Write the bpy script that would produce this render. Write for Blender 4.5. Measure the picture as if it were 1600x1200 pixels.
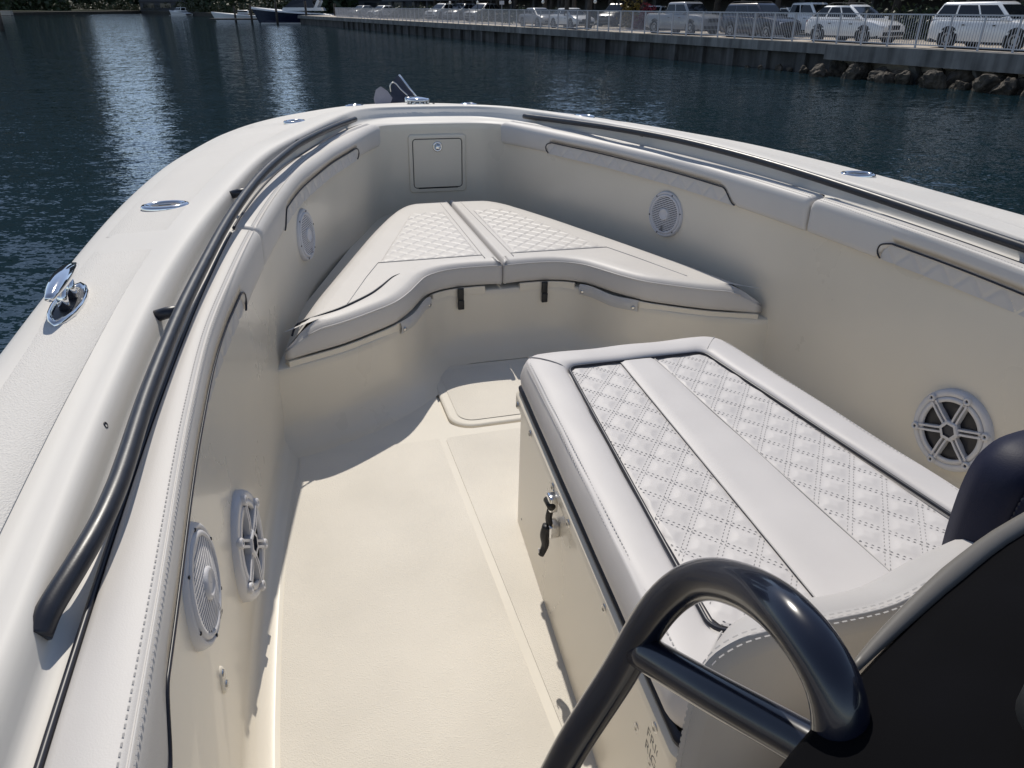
import bpy, bmesh, math, random
import numpy as np
from mathutils import Vector, Matrix
random.seed(7); rng = np.random.default_rng(7)
R_ = math.radians
for o in list(bpy.data.objects): bpy.data.objects.remove(o)
scene = bpy.context.scene
col = scene.collection

# ------------------------------------------------------------------ camera
EYE = Vector((0, 0, 3.0))                      # metres above the water
PITCH = R_(27.53)
cd = bpy.data.cameras.new('camera'); cam = bpy.data.objects.new('camera', cd); col.objects.link(cam)
cam.location = EYE; cam.rotation_euler = (math.pi/2 - PITCH, 0, 0)
cd.sensor_width = 36; cd.lens = 36*1136.4/1600; cd.clip_start = 0.02; cd.clip_end = 3000
scene.camera = cam
# boat frame: x starboard, y forward, z up, one unit 1.15 m; the boat lies turned to port and slightly heeled
SC = 1.15
RC = np.array([[0.9592, 0.1131, -0.2610], [-0.2836, 0.4486, -0.8476], [0.0212, 0.8866, 0.4619]])
RC, _ = np.linalg.qr(RC); RC *= np.sign(np.diag(RC.T @ np.array([[0.9592, 0.1131, -0.2610], [-0.2836, 0.4486, -0.8476], [0.0212, 0.8866, 0.4619]])))
sp, cp = math.sin(PITCH), math.cos(PITCH)
RW = np.array([[1, 0, 0], [0, sp, -cp], [0, cp, sp]])
RB = RW @ RC.T
BO = np.array([-.85, 0, 0])
def B(p):
    return (np.asarray(p, float) - BO) @ RB.T * SC + np.array(EYE)
RBM = Matrix(RB.tolist())

# ------------------------------------------------------------------ light
sun_b = np.array([.082, .90, 1.0]); sun_w = RB @ (sun_b/np.linalg.norm(sun_b))
sd = Vector(sun_w)
world = bpy.data.worlds.new('World'); scene.world = world; world.use_nodes = True
wn = world.node_tree; bgn = wn.nodes['Background']
sky = wn.nodes.new('ShaderNodeTexSky'); sky.sky_type = 'NISHITA'; sky.sun_disc = False
sky.sun_elevation = math.asin(sd.z); sky.sun_rotation = math.atan2(sd.x, sd.y)
sky.altitude = 2600; sky.dust_density = 0.3; sky.air_density = 1.0; sky.ozone_density = 1.0
hs_ = wn.nodes.new('ShaderNodeHueSaturation'); hs_.inputs['Saturation'].default_value = .80
wn.links.new(sky.outputs[0], hs_.inputs['Color']); wn.links.new(hs_.outputs[0], bgn.inputs[0]); bgn.inputs[1].default_value = 0.125
sl = bpy.data.lights.new('sun', 'SUN'); sl.energy = 3.4; sl.angle = R_(0.53); sl.color = (1, .94, .845)
so = bpy.data.objects.new('sun', sl); col.objects.link(so)
so.rotation_euler = sd.to_track_quat('Z', 'Y').to_euler(); so.location = (0, 0, 60)
scene.view_settings.view_transform = 'Standard'; scene.view_settings.look = 'None'
scene.view_settings.exposure = 0.13; scene.view_settings.gamma = 1
scene.render.engine = 'CYCLES'

# ------------------------------------------------------------------ materials
def mat(name, rgb, rough=.5, metal=0., coat=0., spec=.5):
    m = bpy.data.materials.new(name); m.use_nodes = True
    b = m.node_tree.nodes['Principled BSDF']
    b.inputs['Base Color'].default_value = (*rgb, 1); b.inputs['Roughness'].default_value = rough
    b.inputs['Metallic'].default_value = metal; b.inputs['Coat Weight'].default_value = coat
    b.inputs['Specular IOR Level'].default_value = spec
    return m
def nd(m, t): return m.node_tree.nodes.new(t)
def lk(m, a, b): m.node_tree.links.new(a, b)
def coords(m, scale=None, kind='Object'):
    tc = nd(m, 'ShaderNodeTexCoord')
    if kind == 'World':
        g = nd(m, 'ShaderNodeNewGeometry'); return g.outputs['Position']
    return tc.outputs[kind]
def vary(m, scale, amt, rough_amt=0., detail=4, kind='World', rgb2=None):
    """mottle the colour (and gloss) of a material with noise"""
    b = m.node_tree.nodes['Principled BSDF']; c = b.inputs['Base Color'].default_value[:3]
    n = nd(m, 'ShaderNodeTexNoise'); n.inputs['Scale'].default_value = scale; n.inputs['Detail'].default_value = detail
    lk(m, coords(m, kind=kind), n.inputs['Vector'])
    r = nd(m, 'ShaderNodeValToRGB'); e = r.color_ramp.elements
    e[0].position = .3; e[1].position = .7
    lo = rgb2 if rgb2 else tuple(x*(1-amt) for x in c)
    e[0].color = (*lo, 1); e[1].color = (*(min(1, x*(1+amt*.5)) for x in c), 1)
    lk(m, n.outputs['Fac'], r.inputs['Fac']); lk(m, r.outputs['Color'], b.inputs['Base Color'])
    if rough_amt:
        mr = nd(m, 'ShaderNodeMapRange'); ro = b.inputs['Roughness'].default_value
        mr.inputs['To Min'].default_value = max(.02, ro-rough_amt); mr.inputs['To Max'].default_value = ro+rough_amt
        lk(m, n.outputs['Fac'], mr.inputs['Value']); lk(m, mr.outputs['Result'], b.inputs['Roughness'])
    return m
def bump(m, tex, strength, dist, scale, kind='World', **kw):
    b = m.node_tree.nodes['Principled BSDF']
    t = nd(m, tex); t.inputs['Scale'].default_value = scale
    for k, v in kw.items():
        if k in t.inputs: t.inputs[k].default_value = v
        else: setattr(t, k, v)
    lk(m, coords(m, kind=kind), t.inputs['Vector'])
    bp = nd(m, 'ShaderNodeBump'); bp.inputs['Strength'].default_value = strength; bp.inputs['Distance'].default_value = dist
    lk(m, t.outputs[0], bp.inputs['Height'])
    old = b.inputs['Normal'].links
    if old: lk(m, old[0].from_socket, bp.inputs['Normal'])
    lk(m, bp.outputs['Normal'], b.inputs['Normal'])
    return m
M = {}
M['gelcoat'] = vary(mat('gelcoat', (.735, .672, .56), .30, coat=.14), 1.7, .05, .10, detail=7)
M['cap'] = vary(mat('cap_gelcoat', (.655, .628, .583), .5, coat=.0, spec=.2), 2.0, .03, .05)
M['nonskid'] = bump(vary(mat('nonskid', (.70, .655, .575), .7, spec=.25), 2.2, .10, detail=9), 'ShaderNodeTexVoronoi', .7, .0012, 300)
M['sole'] = vary(mat('sole_gelcoat', (.715, .67, .585), .6, spec=.2), 2.5, .04)
M['nonskid_cap'] = bump(vary(mat('nonskid_cap', (.655, .628, .586), .7, spec=.25), 3., .03, detail=8), 'ShaderNodeTexVoronoi', .8, .0013, 300)
M['vinyl'] = bump(vary(mat('vinyl', (.585, .557, .525), .5, spec=.3), 5., .03, .05, detail=6), 'ShaderNodeTexNoise', .18, .0009, 420, Detail=3)
M['vinyl2'] = bump(vary(mat('vinyl_lounge', (.595, .566, .545), .5, spec=.3), 6., .045, .06, detail=6), 'ShaderNodeTexNoise', .18, .0009, 420, Detail=3)
M['navy'] = bump(mat('navy_vinyl', (.008, .010, .028), .55, spec=.22), 'ShaderNodeTexNoise', .2, .001, 380)
M['piping'] = mat('navy_piping', (.010, .011, .020), .4)
M['seam'] = mat('seam_cord', (.47, .45, .43), .6)
M['thread2'] = mat('thread_pale', (.46, .445, .43), .8)
M['thread'] = mat('thread', (.40, .385, .37), .8)
M['rail'] = bump(vary(mat('rail_powdercoat', (.016, .018, .026), .38), 30, .25, .1), 'ShaderNodeTexNoise', .1, .001, 300)
M['tube'] = vary(mat('handle_tube', (.008, .010, .020), .22, coat=.4), 25, .2, .07)
M['chrome'] = vary(mat('polished_steel', (.78, .78, .78), .07, metal=1), 60, .04, .04)
M['steel'] = mat('steel', (.55, .54, .52), .25, metal=1)
M['plastic'] = vary(mat('speaker_plastic', (.62, .61, .62), .42), 20, .03)
M['cone'] = mat('speaker_cone', (.012, .013, .02), .45)
M['meshgrey'] = mat('speaker_back', (.035, .037, .05), .5)
M['rubber'] = mat('black_rubber', (.012, .013, .014), .5)
M['dash'] = vary(mat('black_dash', (.004, .004, .005), .8, spec=.04), 12, .3, .1)
M['dash_lit_edge'] = mat('dash_edge_highlight', (.13, .12, .105), .45)
M['darkgrey'] = mat('dark_insert', (.022, .021, .027), .6, spec=.2)
M['backvinyl_shade'] = bump(vary(mat('vinyl_backrest_shaded', (.46, .44, .425), .55, spec=.2), 6., .045, .06, detail=6), 'ShaderNodeTexNoise', .18, .0009, 420, Detail=3)  # backrest vinyl made darker to stand for the shade on it
M['flap'] = bump(mat('flap_vinyl', (.52, .51, .50), .35), 'ShaderNodeTexNoise', .4, .01, 18)
M['decal'] = mat('decal', (.10, .095, .09), .5)
M['galv'] = vary(mat('galvanised', (.36, .33, .35), .5, metal=.3), 15, .1)
M['gasket'] = mat('gasket', (.03, .03, .032), .6)

def specks(m, scale, size, rgb=(.10, .09, .08)):
    b = m.node_tree.nodes['Principled BSDF']; src = b.inputs['Base Color'].links[0].from_socket
    v = nd(m, 'ShaderNodeTexVoronoi'); v.inputs['Scale'].default_value = scale; v.inputs['Randomness'].default_value = 1; lk(m, coords(m, kind='World'), v.inputs['Vector'])
    r = nd(m, 'ShaderNodeMath'); r.operation = 'LESS_THAN'; r.inputs[1].default_value = size; lk(m, v.outputs['Distance'], r.inputs[0])
    mx = nd(m, 'ShaderNodeMix'); mx.data_type = 'RGBA'; lk(m, r.outputs[0], mx.inputs[0]); lk(m, src, mx.inputs[6]); mx.inputs[7].default_value = (*rgb, 1); lk(m, mx.outputs[2], b.inputs['Base Color'])
for k_ in ('nonskid', 'sole'): specks(M[k_], 5.2, .014)
specks(M['gelcoat'], 3.4, .0075)
# ------------------------------------------------------------------ mesh helpers
WL = {}
def wl(o): return WL.get(o.name, Vector((0, 0, 0))) if o else Vector((0, 0, 0))
def tag(o, label=None, cat=None, group=None, kind=None):
    if label: o['label'] = label
    if cat: o['category'] = cat
    if group: o['group'] = group
    if kind: o['kind'] = kind
    return o
def thing(name, label, cat, loc, group=None, boat=True):
    o = bpy.data.objects.new(name, None); col.objects.link(o); o.empty_display_size = .05
    o.location = Vector(B(loc)) if boat else Vector(loc); WL[o.name] = o.location.copy()
    return tag(o, label, cat, group)
def mk(name, V, F, m, parent=None, boat=True, smooth=True, kind=None, label=None, auto=None):
    V = np.asarray(V, float)
    W = B(V) if boat else V
    c = (W.min(0)+W.max(0))/2
    me = bpy.data.meshes.new(name); me.from_pydata((W-c).tolist(), [], [list(map(int, f)) for f in F]); me.validate(); me.update()
    if smooth:
        me.polygons.foreach_set('use_smooth', [True]*len(me.polygons))
        if auto:
            try: me.set_sharp_from_angle(angle=R_(auto))
            except Exception: pass
    me.materials.append(M[m] if isinstance(m, str) else m)
    o = bpy.data.objects.new(name, me); col.objects.link(o)
    o.location = Vector(c) - wl(parent); o.parent = parent; WL[o.name] = Vector(c)
    if kind: o['kind'] = kind
    if label: o['label'] = label
    return o
def inst(name, mesh, pos, parent=None, boat=True, rot=None, scale=None):
    o = bpy.data.objects.new(name, mesh); col.objects.link(o); o.parent = parent
    P = Vector(B(pos)) if boat else Vector(pos)
    WL[o.name] = P.copy(); o.location = P - wl(parent)
    if rot is not None: o.rotation_euler = rot
    if scale is not None: o.scale = scale if hasattr(scale, '__len__') else (scale,)*3
    return o
class G:
    def __init__(s): s.V = []; s.F = []
    def add(s, V, F):
        n = len(s.V); s.V += [tuple(v) for v in V]; s.F += [[i+n for i in f] for f in F]; return s
def grid(rows, close_u=False, close_v=False):
    nr, nc = len(rows), len(rows[0]); V = [p for r in rows for p in r]; F = []
    for i in range(nr if close_u else nr-1):
        for j in range(nc if close_v else nc-1):
            a = i*nc+j; b = i*nc+(j+1) % nc; c = ((i+1) % nr)*nc+(j+1) % nc; d = ((i+1) % nr)*nc+j
            F.append([a, b, c, d])
    return V, F
def cap_ends(V, F, nc, nr):
    F = list(F); F.append(list(range(nc))[::-1]); F.append([(nr-1)*nc+j for j in range(nc)]); return V, F
def catmull(P, n, closed=False):
    P = np.asarray(P, float); out = []; m = len(P)
    seg = m if closed else m-1
    for i in range(seg):
        if closed: p0, p1, p2, p3 = P[(i-1) % m], P[i], P[(i+1) % m], P[(i+2) % m]
        else: p0, p1, p2, p3 = P[max(i-1, 0)], P[i], P[i+1], P[min(i+2, m-1)]
        if not closed and i == 0: p0 = 2*p1-p2
        if not closed and i == m-2: p3 = 2*p2-p1
        for k in range(n):
            t = k/n
            out.append(.5*((2*p1)+(-p0+p2)*t+(2*p0-5*p1+4*p2-p3)*t*t+(-p0+3*p1-3*p2+p3)*t**3))
    if not closed: out.append(P[-1])
    return np.array(out)
def resample(P, n):
    P = np.asarray(P, float); d = np.r_[0, np.cumsum(np.linalg.norm(np.diff(P, axis=0), axis=1))]
    s = np.linspace(0, d[-1], n)
    return np.stack([np.interp(s, d, P[:, k]) for k in range(P.shape[1])], 1)
def tube(path, r, n=12, caps=True, closed=False, flat=None):
    P = np.asarray(path, float); m = len(P); rows = []
    T = np.gradient(P, axis=0) if not closed else np.roll(P, -1, 0)-np.roll(P, 1, 0)
    T /= np.linalg.norm(T, axis=1)[:, None]
    a = np.array([0, 0, 1.]) if abs(T[0][2]) < .9 else np.array([1., 0, 0])
    N = np.cross(T[0], a); N /= np.linalg.norm(N)
    for i in range(m):
        N = N - T[i]*(N @ T[i]); N /= np.linalg.norm(N); Bn = np.cross(T[i], N)
        ri = r[i] if hasattr(r, '__len__') else r
        rows.append([P[i]+ri*(math.cos(2*math.pi*k/n)*N+math.sin(2*math.pi*k/n)*Bn) for k in range(n)])
    V, F = grid(rows, close_u=closed, close_v=True)
    if caps and not closed: V, F = cap_ends(V, F, n, m)
    return V, F
def bm_vf(bm):
    bm.verts.index_update(); V = [tuple(v.co) for v in bm.verts]; F = [[v.index for v in f.verts] for f in bm.faces]; bm.free(); return V, F
def cbox(c, s, bev=0., seg=2, rot=None):
    bm = bmesh.new(); bmesh.ops.create_cube(bm, size=1)
    for v in bm.verts: v.co = Vector((v.co.x*s[0], v.co.y*s[1], v.co.z*s[2]))
    if bev: bmesh.ops.bevel(bm, geom=bm.edges[:], offset=bev, segments=seg, affect='EDGES', profile=.5)
    V, F = bm_vf(bm); V = np.array(V)
    if rot is not None: V = V @ np.array(rot).T
    return (V+np.array(c)).tolist(), F
def lathe(prof, c, ax, n=32, ex=None, sx=1., sy=1.):
    """prof: (radius, height) list; ax: axis direction"""
    ax = np.asarray(ax, float); ax /= np.linalg.norm(ax)
    e1 = np.array(ex, float) if ex is not None else np.cross(ax, [0, 0, 1.] if abs(ax[2]) < .9 else [1., 0, 0])
    e1 -= ax*(e1 @ ax); e1 /= np.linalg.norm(e1); e2 = np.cross(ax, e1); c = np.asarray(c, float)
    rows = [[c+ax*h+r*(math.cos(2*math.pi*k/n)*e1*sx+math.sin(2*math.pi*k/n)*e2*sy) for k in range(n)] for r, h in prof]
    return grid(rows, close_v=True)
def fill_poly(loops, z=None):
    """planar fill of loops (first outer, others holes) of 3d points"""
    bm = bmesh.new(); E_ = []
    for L in loops:
        vs = [bm.verts.new(tuple(p)) for p in L]
        for i in range(len(vs)): E_.append(bm.edges.new((vs[i], vs[(i+1) % len(vs)])))
    bmesh.ops.triangle_fill(bm, edges=E_, use_beauty=True, use_dissolve=False)
    for f in bm.faces:
        if f.normal.z < 0: f.normal_flip()
    return bm_vf(bm)
def rrect(x0, x1, y0, y1, r, n=6):
    out = []
    for cx, cy, a0 in ((x1-r, y1-r, 0), (x0+r, y1-r, 90), (x0+r, y0+r, 180), (x1-r, y0+r, 270)):
        for k in range(n+1):
            a = R_(a0+90*k/n); out.append((cx+r*math.cos(a), cy+r*math.sin(a)))
    return out
def hermite(xs, ys):
    xs = np.array(xs, float); ys = np.array(ys, float); d = np.gradient(ys, xs)
    def f(x):
        x = np.clip(x, xs[0], xs[-1]); i = int(min(max(np.searchsorted(xs, x)-1, 0), len(xs)-2))
        h = xs[i+1]-xs[i]; t = (x-xs[i])/h
        return ((1+2*t)*(1-t)**2*ys[i]+t*(1-t)**2*h*d[i]+t*t*(3-2*t)*ys[i+1]+t*t*(t-1)*h*d[i+1])
    return f
def sstep(x):
    x = np.clip(x, 0, 1); return x*x*(3-2*x)

# ================================================================== BOAT
FL = -1.40                                     # sole (deck) height in the boat frame
boat = thing('fishing_boat', 'cream white open fishing boat whose bow cockpit fills the picture', 'boat', (0, 2, FL))

YS = [-2, -.5, .6, 1.2, 1.8, 2.4, 3.0, 3.5]
C_outer = [(1.345, -2, -.54), (1.36, -.5, -.545), (1.368, .6, -.548), (1.37, 1.2, -.55), (1.372, 1.8, -.555), (1.352, 2.4, -.555), (1.307, 3.0, -.563), (1.250, 3.5, -.582), (1.158, 4.08, -.606), (1.0, 4.62, -.625), (.76, 5.1, -.641), (.40, 5.52, -.650), (0, 5.72, -.655)]
C_crest = [(1.165, -2, -.588), (1.168, -.5, -.587), (1.171, .6, -.584), (1.167, 1.2, -.574), (1.129, 1.8, -.552), (1.043, 2.4, -.534), (.922, 3.0, -.520), (.755, 3.5, -.519), (.625, 3.9, -.527), (.535, 4.17, -.536), (.43, 4.43, -.546), (.27, 4.585, -.552), (0, 4.615, -.553)]
C_pip = [(1.125, -2, -.642), (1.128, -.5, -.642), (1.130, .6, -.638), (1.112, 1.2, -.630), (1.068, 1.8, -.612), (1.003, 2.4, -.603), (.892, 3.0, -.600), (.738, 3.5, -.598), (.590, 3.9, -.600), (.455, 4.19, -.603), (.36, 4.335, -.607), (.24, 4.40, -.609), (0, 4.41, -.609)]
C_wall = [(1.066, -2, 0), (1.067, -.5, 0), (1.068, .6, 0), (1.070, 1.2, 0), (1.038, 1.8, 0), (.955, 2.4, 0), (.835, 3.0, 0), (.675, 3.5, 0), (.512, 3.9, 0), (.408, 4.17, 0), (.33, 4.305, 0), (.22, 4.36, 0), (0, 4.37, 0)]
NS = 10
def loft_curve(C):
    H = catmull(C, NS); H[-1][0] = 0
    P = H.copy(); P[:, 0] *= -1
    return np.vstack([P, H[::-1][1:]])           # port aft -> bow -> starboard aft
OUT, CRE, PIP, WAL = [loft_curve(c) for c in (C_outer, C_crest, C_pip, C_wall)]
def mixc(a, b, t, dz=0., z=None):
    r = a*(1-t)+b*t; r = r.copy()
    if z is not None: r[:, 2] = z
    r[:, 2] += dz; return r
span = np.linalg.norm((OUT-CRE)[:, :2], axis=1)
def inward(A, Bc, d, dz):
    """from curve A move horizontal distance d towards curve Bc, z from A plus dz"""
    v = (Bc-A)[:, :2]; L = np.linalg.norm(v, axis=1)[:, None]; r = A.copy(); r[:, :2] += v/L*d; r[:, 2] += dz; return r
# gunwale cap
rows = [inward(OUT, CRE, .004, -.055), inward(OUT, CRE, -.003, -.035), inward(OUT, CRE, -.003, -.018), inward(OUT, CRE, .004, -.006), inward(OUT, CRE, .016, 0), inward(OUT, CRE, .035, .003)]
for t in (.25, .4, .55, .7): rows.append(mixc(OUT, CRE, t, .004))
rows += [inward(CRE, OUT, .05, .0035), inward(CRE, OUT, .028, .0035), inward(CRE, OUT, .014, .0025), inward(CRE, OUT, .005, .0002), inward(CRE, PIP, .001, -.005), inward(CRE, PIP, .005, -.012)]
for t, dz in ((.20, -.026), (.25, -.040), (.30, -.050), (.42, -.056)):
    r = mixc(CRE, PIP, t); r[:, 2] = CRE[:, 2]+dz*(CRE[:, 2]-PIP[:, 2])/.058; rows.append(r)
for t in (.72, .88): rows.append(mixc(mixc(CRE, PIP, .0), PIP, t, 0, z=PIP[:, 2]-.001))
rows.append(PIP.copy())
lip = mixc(PIP, WAL, .6, 0, z=PIP[:, 2]-.003); rows.append(lip)
lip2 = mixc(PIP, WAL, .95, 0, z=PIP[:, 2]-.012); rows.append(lip2)
V, F = grid(rows); mk('gunwale_deck', V, F, 'cap', boat)
# rub rail and hull below the cap
hull = [rows[0]]
for dz, k in ((-.12, .985), (-.35, .95), (-.7, .88), (-1.1, .78), (-1.5, .66), (-2.3, .40)):
    r = OUT.copy(); r[:, 2] += dz; r[:, 0] *= k; r[:, 1] = np.where(r[:, 1] > 2, 2+(r[:, 1]-2)*(1-.12*(1-k)/.6*1.6), r[:, 1]); hull.append(r)
V, F = grid(hull); mk('hull', V, F, 'cap', boat)
rub = [inward(OUT, CRE, -.012, -.075)]
V, F = tube(rub[0], .014, 8); mk('rub_rail', V, F, 'rail', boat)
# non-skid panels on the cap, a sheet just proud of it
def cap_panel(i0, i1, side):
    idx = list(range(i0, i1))
    n = len(OUT)
    if side > 0: idx = [n-1-i for i in idx]
    rr = []
    for t, dz in ((.18, .0036), (.185, .0046), (.33, .0048), (.5, .0048), (.71, .0048), (.715, .0036)):
        a = mixc(OUT, CRE, t, dz)[idx]
        rr.append(a)
    rr = np.array(rr)
    rr[:, 0, 2] -= .0012; rr[:, -1, 2] -= .0012
    V, F = grid(rr.tolist())
    mk('nonskid_panel', V, F, 'nonskid_cap', boat)
for s in (-1, 1):
    cap_panel(0, 4*NS+3, s); cap_panel(4*NS+4, 8*NS+2, s); cap_panel(8*NS+3, 11*NS, s)
# inner liner wall with cove
lw = [mixc(PIP, WAL, .9, 0, z=PIP[:, 2]-.010)]
for f in (.03, .06, .15, .35, .6, .8, 1.0): lw.append(mixc(WAL, WAL, 0, 0, z=(PIP[:, 2]-.008)*(1-f)-1.335*f))
cen = WAL.copy(); cen[:, 0] *= 0.0
def wall_in(d, z):
    r = WAL.copy(); T = np.gradient(WAL[:, :2], axis=0); T /= np.linalg.norm(T, axis=1)[:, None]
    r[:, 0] += T[:, 1]*d; r[:, 1] -= T[:, 0]*d; r[:, 2] = z; return r
for a in (12, 30, 50, 70, 90): lw.append(wall_in(.055*(1-math.cos(R_(a))), -1.345-.055*math.sin(R_(a))))
V, F = grid(lw); mk('cockpit_liner', V, F, 'gelcoat', boat)
# sole: sheet with a hole for the hatch
floor_edge = wall_in(.0545, FL)
fe = [p for p in floor_edge if p[1] < 3.2]
left = [p for p in fe if p[0] < 0]; right = [p for p in fe if p[0] > 0]
outer_loop = [tuple(p) for p in left]+[tuple(p) for p in right]
hx, hy0, hy1 = .388, 2.262, 2.805
hole = [(x, y, FL) for x, y in rrect(-hx, hx, hy0, hy1, .10, 8)]
V, F = fill_poly([outer_loop, hole]); mk('cockpit_sole', V, F, 'sole', boat, smooth=False)
gut = [[(x, y, z) for x, y in rrect(-hx+i, hx-i, hy0+i, hy1-i, .10-i*.6, 8)] for i, z in ((0, FL), (.001, FL-.012), (.016, FL-.013))]
V, F = grid(gut, close_v=True); g = G().add(V, F)
V, F = fill_poly([gut[-1]]); g.add(V, F)
mk('hatch_gutter', g.V, g.F, 'sole', boat, smooth=False)
lid = [[(x, y, z) for x, y in rrect(-hx+i, hx-i, hy0+i, hy1-i, .10-i*.6, 8)] for i, z in ((.014, FL-.012), (.014, FL-.001), (.018, FL+.003), (.024, FL+.004))]
V, F = grid(lid, close_v=True); g = G().add(V, F); V, F = fill_poly([lid[-1]]); g.add(V, F)
hl = mk('deck_hatch', g.V, g.F, 'sole', boat, auto=40)
V, F = fill_poly([[(x, y, FL+.0062) for x, y in rrect(-hx+.05, hx-.05, hy0+.05, hy1-.05, .06, 6)]])
mk('nonskid_panel', V, F, 'nonskid', hl, smooth=False)
def floor_panel(poly, r=.03):
    V, F = fill_poly([[(x, y, FL+.0026) for x, y in poly]]); V2 = list(V); g = G().add(V, F)
    n = len(poly); top = [(x, y, FL+.0026) for x, y in poly]; bot = [(x, y, FL-.001) for x, y in poly]
    V, F = grid([top, bot], close_v=True); g.add(V, F)
    mk('nonskid_panel', g.V, g.F, 'nonskid', boat, smooth=False)
floor_panel(rrect(-.415, .415, -1.9, 2.218, .02))
for s in (-1, 1):
    e = [(p[0]-s*.012, p[1]) for p in fe if p[0]*s > 0 and p[1] < 2.2]
    e.sort(key=lambda q: q[1])
    floor_panel([(s*.438, e[0][1]), *e, (e[-1][0], 2.218), (s*.438, 2.218)])
    
# seat base, S-curved, with cove to the sole
SEAT = [(0, 2.945), (.10, 2.948), (.20, 2.943), (.29, 2.915), (.36, 2.86), (.41, 2.775), (.455, 2.69), (.515, 2.61), (.60, 2.535), (.725, 2.45), (.84, 2.395), (.95, 2.355), (1.06, 2.33)]
SH = catmull(SEAT, 6)
SF = np.vstack([SH[::-1]*np.array([-1, 1]), SH[1:]])
def off2(P, d):
    T = np.gradient(P, axis=0); T /= np.linalg.norm(T, axis=1)[:, None]
    return P+np.stack([T[:, 1], -T[:, 0]], 1)*d
def at_z(P, z): return np.c_[P, np.full(len(P), z)]
rows = [at_z(off2(SF, -.6)*np.array([.6, 1]), -1.12), at_z(SF, -1.12), at_z(off2(SF, .004), -1.126), at_z(off2(SF, .006), -1.15), at_z(off2(SF, .010), -1.2), at_z(off2(SF, .014), -1.26)]
for a in (15, 35, 55, 75, 90): rows.append(at_z(off2(SF, .014+.13*(1-math.cos(R_(a)))), -1.27-.1305*math.sin(R_(a))))
rows[0] = at_z(np.c_[SF[:, 0]*.35, np.full(len(SF), 4.36)], -1.12)
V, F = grid(rows); mk('bow_seat_base', V, F, 'gelcoat', boat)

# curves along the side as functions of y
wpip = hermite([c[1] for c in C_pip[:11]], [c[0] for c in C_pip[:11]])
wstit = hermite([-2, -.5, .7, 1.2, 1.5, 1.8, 2.1, 2.4, 2.7, 3.0, 3.25, 3.5, 3.7, 3.9, 4.05, 4.24], [1.05, 1.052, 1.057, 1.060, 1.050, 1.021, .987, .946, .897, .840, .779, .712, .637, .558, .490, .39])
ztop = hermite([-2, -.2, .6, 1.2, 1.8, 2.4, 3, 3.5, 3.9, 4.24], [-.636, -.636, -.632, -.624, -.606, -.597, -.594, -.592, -.593, -.595])
boff = hermite([-2, 1.5, 1.8, 2.4, 3.0, 3.3, 3.5, 3.9, 4.24], [.002, .004, .012, .026, .036, .055, .068, .072, .055])
wwall = hermite([c[1] for c in C_wall[:11]], [c[0] for c in C_wall[:11]])

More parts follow.
